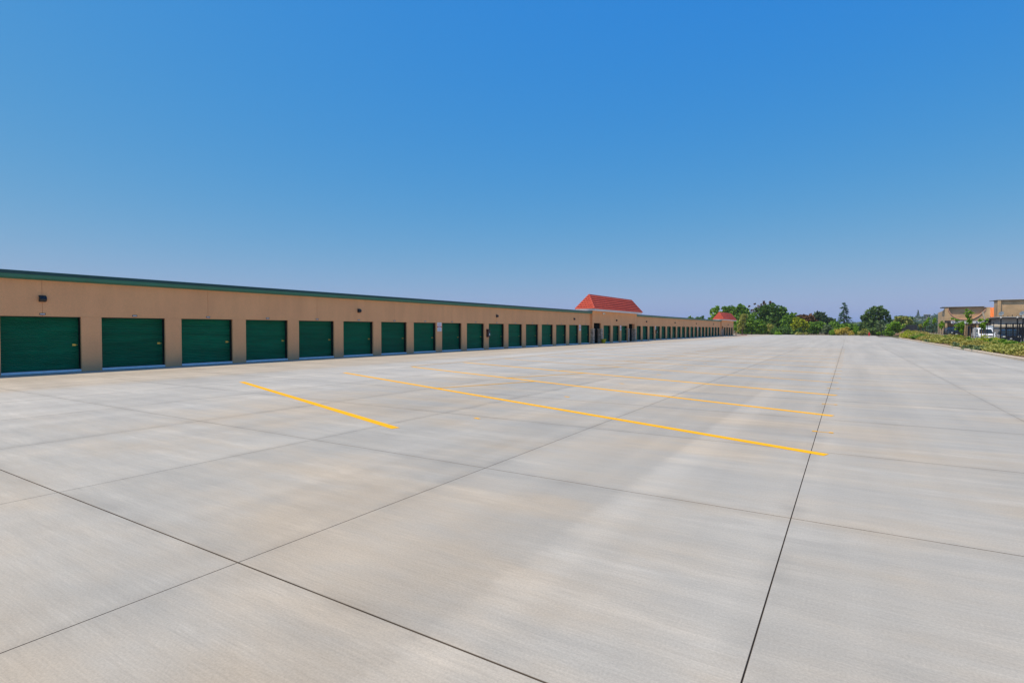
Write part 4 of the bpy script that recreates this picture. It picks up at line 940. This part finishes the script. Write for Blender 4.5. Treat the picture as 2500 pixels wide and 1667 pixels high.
def big_building():
    Y = 146.0; xl = .177 * Y; zt = 7.45; px, py = xl, Y
    root = empty('brick_building', (px, py, 0), 'taller tan block building cut off by the right edge of the picture', 'building')
    MB().box(0, 16, 0, 3, -.5, zt).build('wall', 'tan_block', root)
    MB().box(3.5, 16, 3.01, 12, -.5, zt - .4).build('rear_wing', 'tan_block', root)
    MB().box(-.02, .5, -.30, -.003, -.5, zt).build('corner_pier', 'tan_block', root)
    MB().box(-.12, 16.2, -.30, 3.2, zt + .003, zt + .14).build('roof_fascia', 'dark_fascia', root)
    MB().box(-.08, 16.2, -.26, 3.1, zt + .143, zt + .24).build('roof', 'roof_white', root)
    MB().prism([(-1.3, zt - .12), (-.125, zt - .02), (-.125, zt + .12), (-1.3, zt + .0)], 1, -.28, -.05).build('roof_beam', 'dark_fascia', root)
big_building()
tb = empty('tiled_hut', (26.6, 151, 0), 'orange tiled steep roof showing between the two tan buildings', 'building')
MB().box(-1.4, 1.2, 0, 4, -.5, 4.2).build('wall', 'red_kerb', tb)
rt = MB().prism([(-.25, 4.21), (4.3, 4.21), (4.3, 4.4), (2.2, 6.3), (1.9, 6.3)], 0, -1.5, 1.25).build('roof', 'orange_paint', tb)
m = MB()
for k in range(7): m.tube([(-1.5 + k * .45, -.25, 4.28), (-1.5 + k * .45, 1.9, 6.34)], [.07, .07], 6)
m.build('tile_ribs', 'orange_paint', rt)
def annex():
    Y = 132.0; root = empty('flat_roof_annex', (23.4, Y, 0), 'low flat-roofed grey annex carrying the two satellite dishes', 'building')
    MB().box(.4, 12, .6, 9, -.5, 3.55).build('wall', 'grey_wall', root)
    MB().box(-.1, 12.4, -.2, 9.3, 3.553, 3.85).build('roof_fascia', 'dark_fascia', root); MB().box(.1, 12.3, 0, 9.2, 3.853, 3.95).build('roof', 'roof_white', root)
    MB().prism([(-.9, 2.05), (.595, 2.05), (.595, 2.55), (-.9, 2.35)], 0, -.8, 12).build('awning', 'pale_stone', root)
    for k in range(5): MB().box(1.2 + k * 2.1, 2.6 + k * 2.1, .55, .595, .3, 1.95).build('window', 'glass_dark', root)
    for k in range(6): MB().tube([(1.0 + k * .62, 1.0, 3.95), (1.0 + k * .62, 1.0, 4.15 + .18 * (k % 3 == 2))], [.06, .06], 6).build('roof_vent', 'lamp_black', root)
annex()
d0 = None
for zx, X, lb in [(1912, 23.9, 'left satellite dish on the flat annex roof'), (2345, 26.75, 'right satellite dish on the flat annex roof, at the picture edge')]:
    if d0 is None:
        d0 = empty('satellite_dish'); ang = R(38)
        rings = [[(0.44 * k * math.cos(t), -.25 * (k ** 2) + .0, .44 * k * math.sin(t)) for t in [2 * math.pi * j / 20 for j in range(20)]] for k in (.02, .35, .7, 1.0)]
        rings = [[(x, y * math.cos(.5) - z * math.sin(.5) * .9, z * math.cos(.5) + y * math.sin(.5) + .72) for x, y, z in r] for r in rings]
        MB().loft(rings).build('dish', 'dish_grey', d0); MB().tube([(0, .05, 0), (0, .05, .7)], [.035, .03], 7).build('mast', 'lamp_black', d0)
        MB().tube([(0, -.1, .40), (0, -.55, .72)], [.015, .02], 6).build('feed_arm', 'lamp_black', d0); MB().box(-.16, .16, -.12, .22, -.0, .04).build('base', 'lamp_black', d0); o = d0
    else: o = copy_tree(d0)
    o.location = (X, 132.6, 3.952); o.rotation_euler = (0, 0, R(25)); tag(o, lb, 'dish', 'satellite dishes')
cb_ = empty('utility_cabinet', (18.9, 112, 0), 'grey steel utility cabinet right of the white van', 'cabinet')
MB().box(-.5, .55, 0, 1.4, -.02, 2.15).build('housing', 'galvanised', cb_); MB().box(-.56, .61, -.06, 1.46, 2.153, 2.25).build('top', 'dish_grey', cb_); MB().box(-.45, .0, -.03, -.004, .12, 2.05).box(.03, .5, -.03, -.004, .12, 2.05).build('door', 'galvanised', cb_)

# ------------------------------------------------------------------ small things at the far edge
hp = at_g(2122, 820); hy = empty('fire_hydrant', (hp[0], hp[1], -.02), 'red fire hydrant at the far edge of the lot', 'hydrant')
MB().lathe([(.0, 0), (.20, 0), (.20, .05), (.13, .06), (.13, .55), (.17, .56), (.17, .62), (.14, .63), (.14, .74), (.09, .86), (.03, .90), (.03, .96), (0, .96)], seg=14).build('barrel', 'red_paint', hy)
for a in ((1, 0), (-1, 0), (0, -1)): MB().tube([(a[0] * .1, a[1] * .1, .46), (a[0] * .24, a[1] * .24, .46)], [.075, .085], 10).build('outlet', 'red_paint', hy)
cv = at_g(2112, 821); tag(MB().box(-.9, .9, -.5, .5, 0.001, .05).box(-.7, .7, -.35, .35, .0505, .062).build('utility_cover', 'grey_wall', None, (cv[0], cv[1], 0)), 'grey utility cover plate beside the red hydrant', 'cover')
bo = empty('bollard', (TX + .35, 150.4, 0), 'orange bollard at the corner of the far entry block', 'bollard')
MB().lathe([(.0, 0), (.09, 0), (.09, 1.1), (.07, 1.18), (0, 1.2)], seg=12).build('post', 'orange_paint', bo)
m = MB()
for k in range(8):
    a, b2 = math.pi * .5 * k / 8, math.pi * .5 * (k + .97) / 8
    for (t0, t1) in ((a, b2),):
        m.loft([[(TX - 1.0 + 2.2 * math.sin(t) + u, 150 + 12 * (1 - math.cos(t)), z) for u, z in ((0, -.05), (.16, -.05), (.16, .15), (0, .15))] for t in (t0, t1)])
tag(m.build('red_kerb', 'red_kerb'), kind='structure')
wp = at_y(1808, 804, 196); po = empty('marker_post', (wp[0], 196, 0), 'pale marker post in front of the far thicket beside the red kerb', 'post')
MB().tube([(0, 0, -.1), (0, 0, 2.4)], [.05, .05], 8).build('post', 'galvanised', po); MB().box(-.17, .17, -.07, -.055, 1.9, 2.45).build('sign_plate', 'sign_white', po)

# ------------------------------------------------------------------ summer haze over the whole place
hm = bpy.data.materials.new('haze_air'); hm.use_nodes = True; ht = hm.node_tree; ht.nodes.clear()
pv = ht.nodes.new('ShaderNodeVolumePrincipled'); pv.inputs['Density'].default_value = 0.00017; pv.inputs['Color'].default_value = (0.78, 0.86, 0.95, 1); pv.inputs['Anisotropy'].default_value = 0.1
ho = ht.nodes.new('ShaderNodeOutputMaterial'); ht.links.new(pv.outputs[0], ho.inputs['Volume']); MATS['haze_air'] = hm
tag(MB().box(-1700, 1700, -300, 1750, -1.2, 48).build('haze', 'haze_air'), kind='stuff')
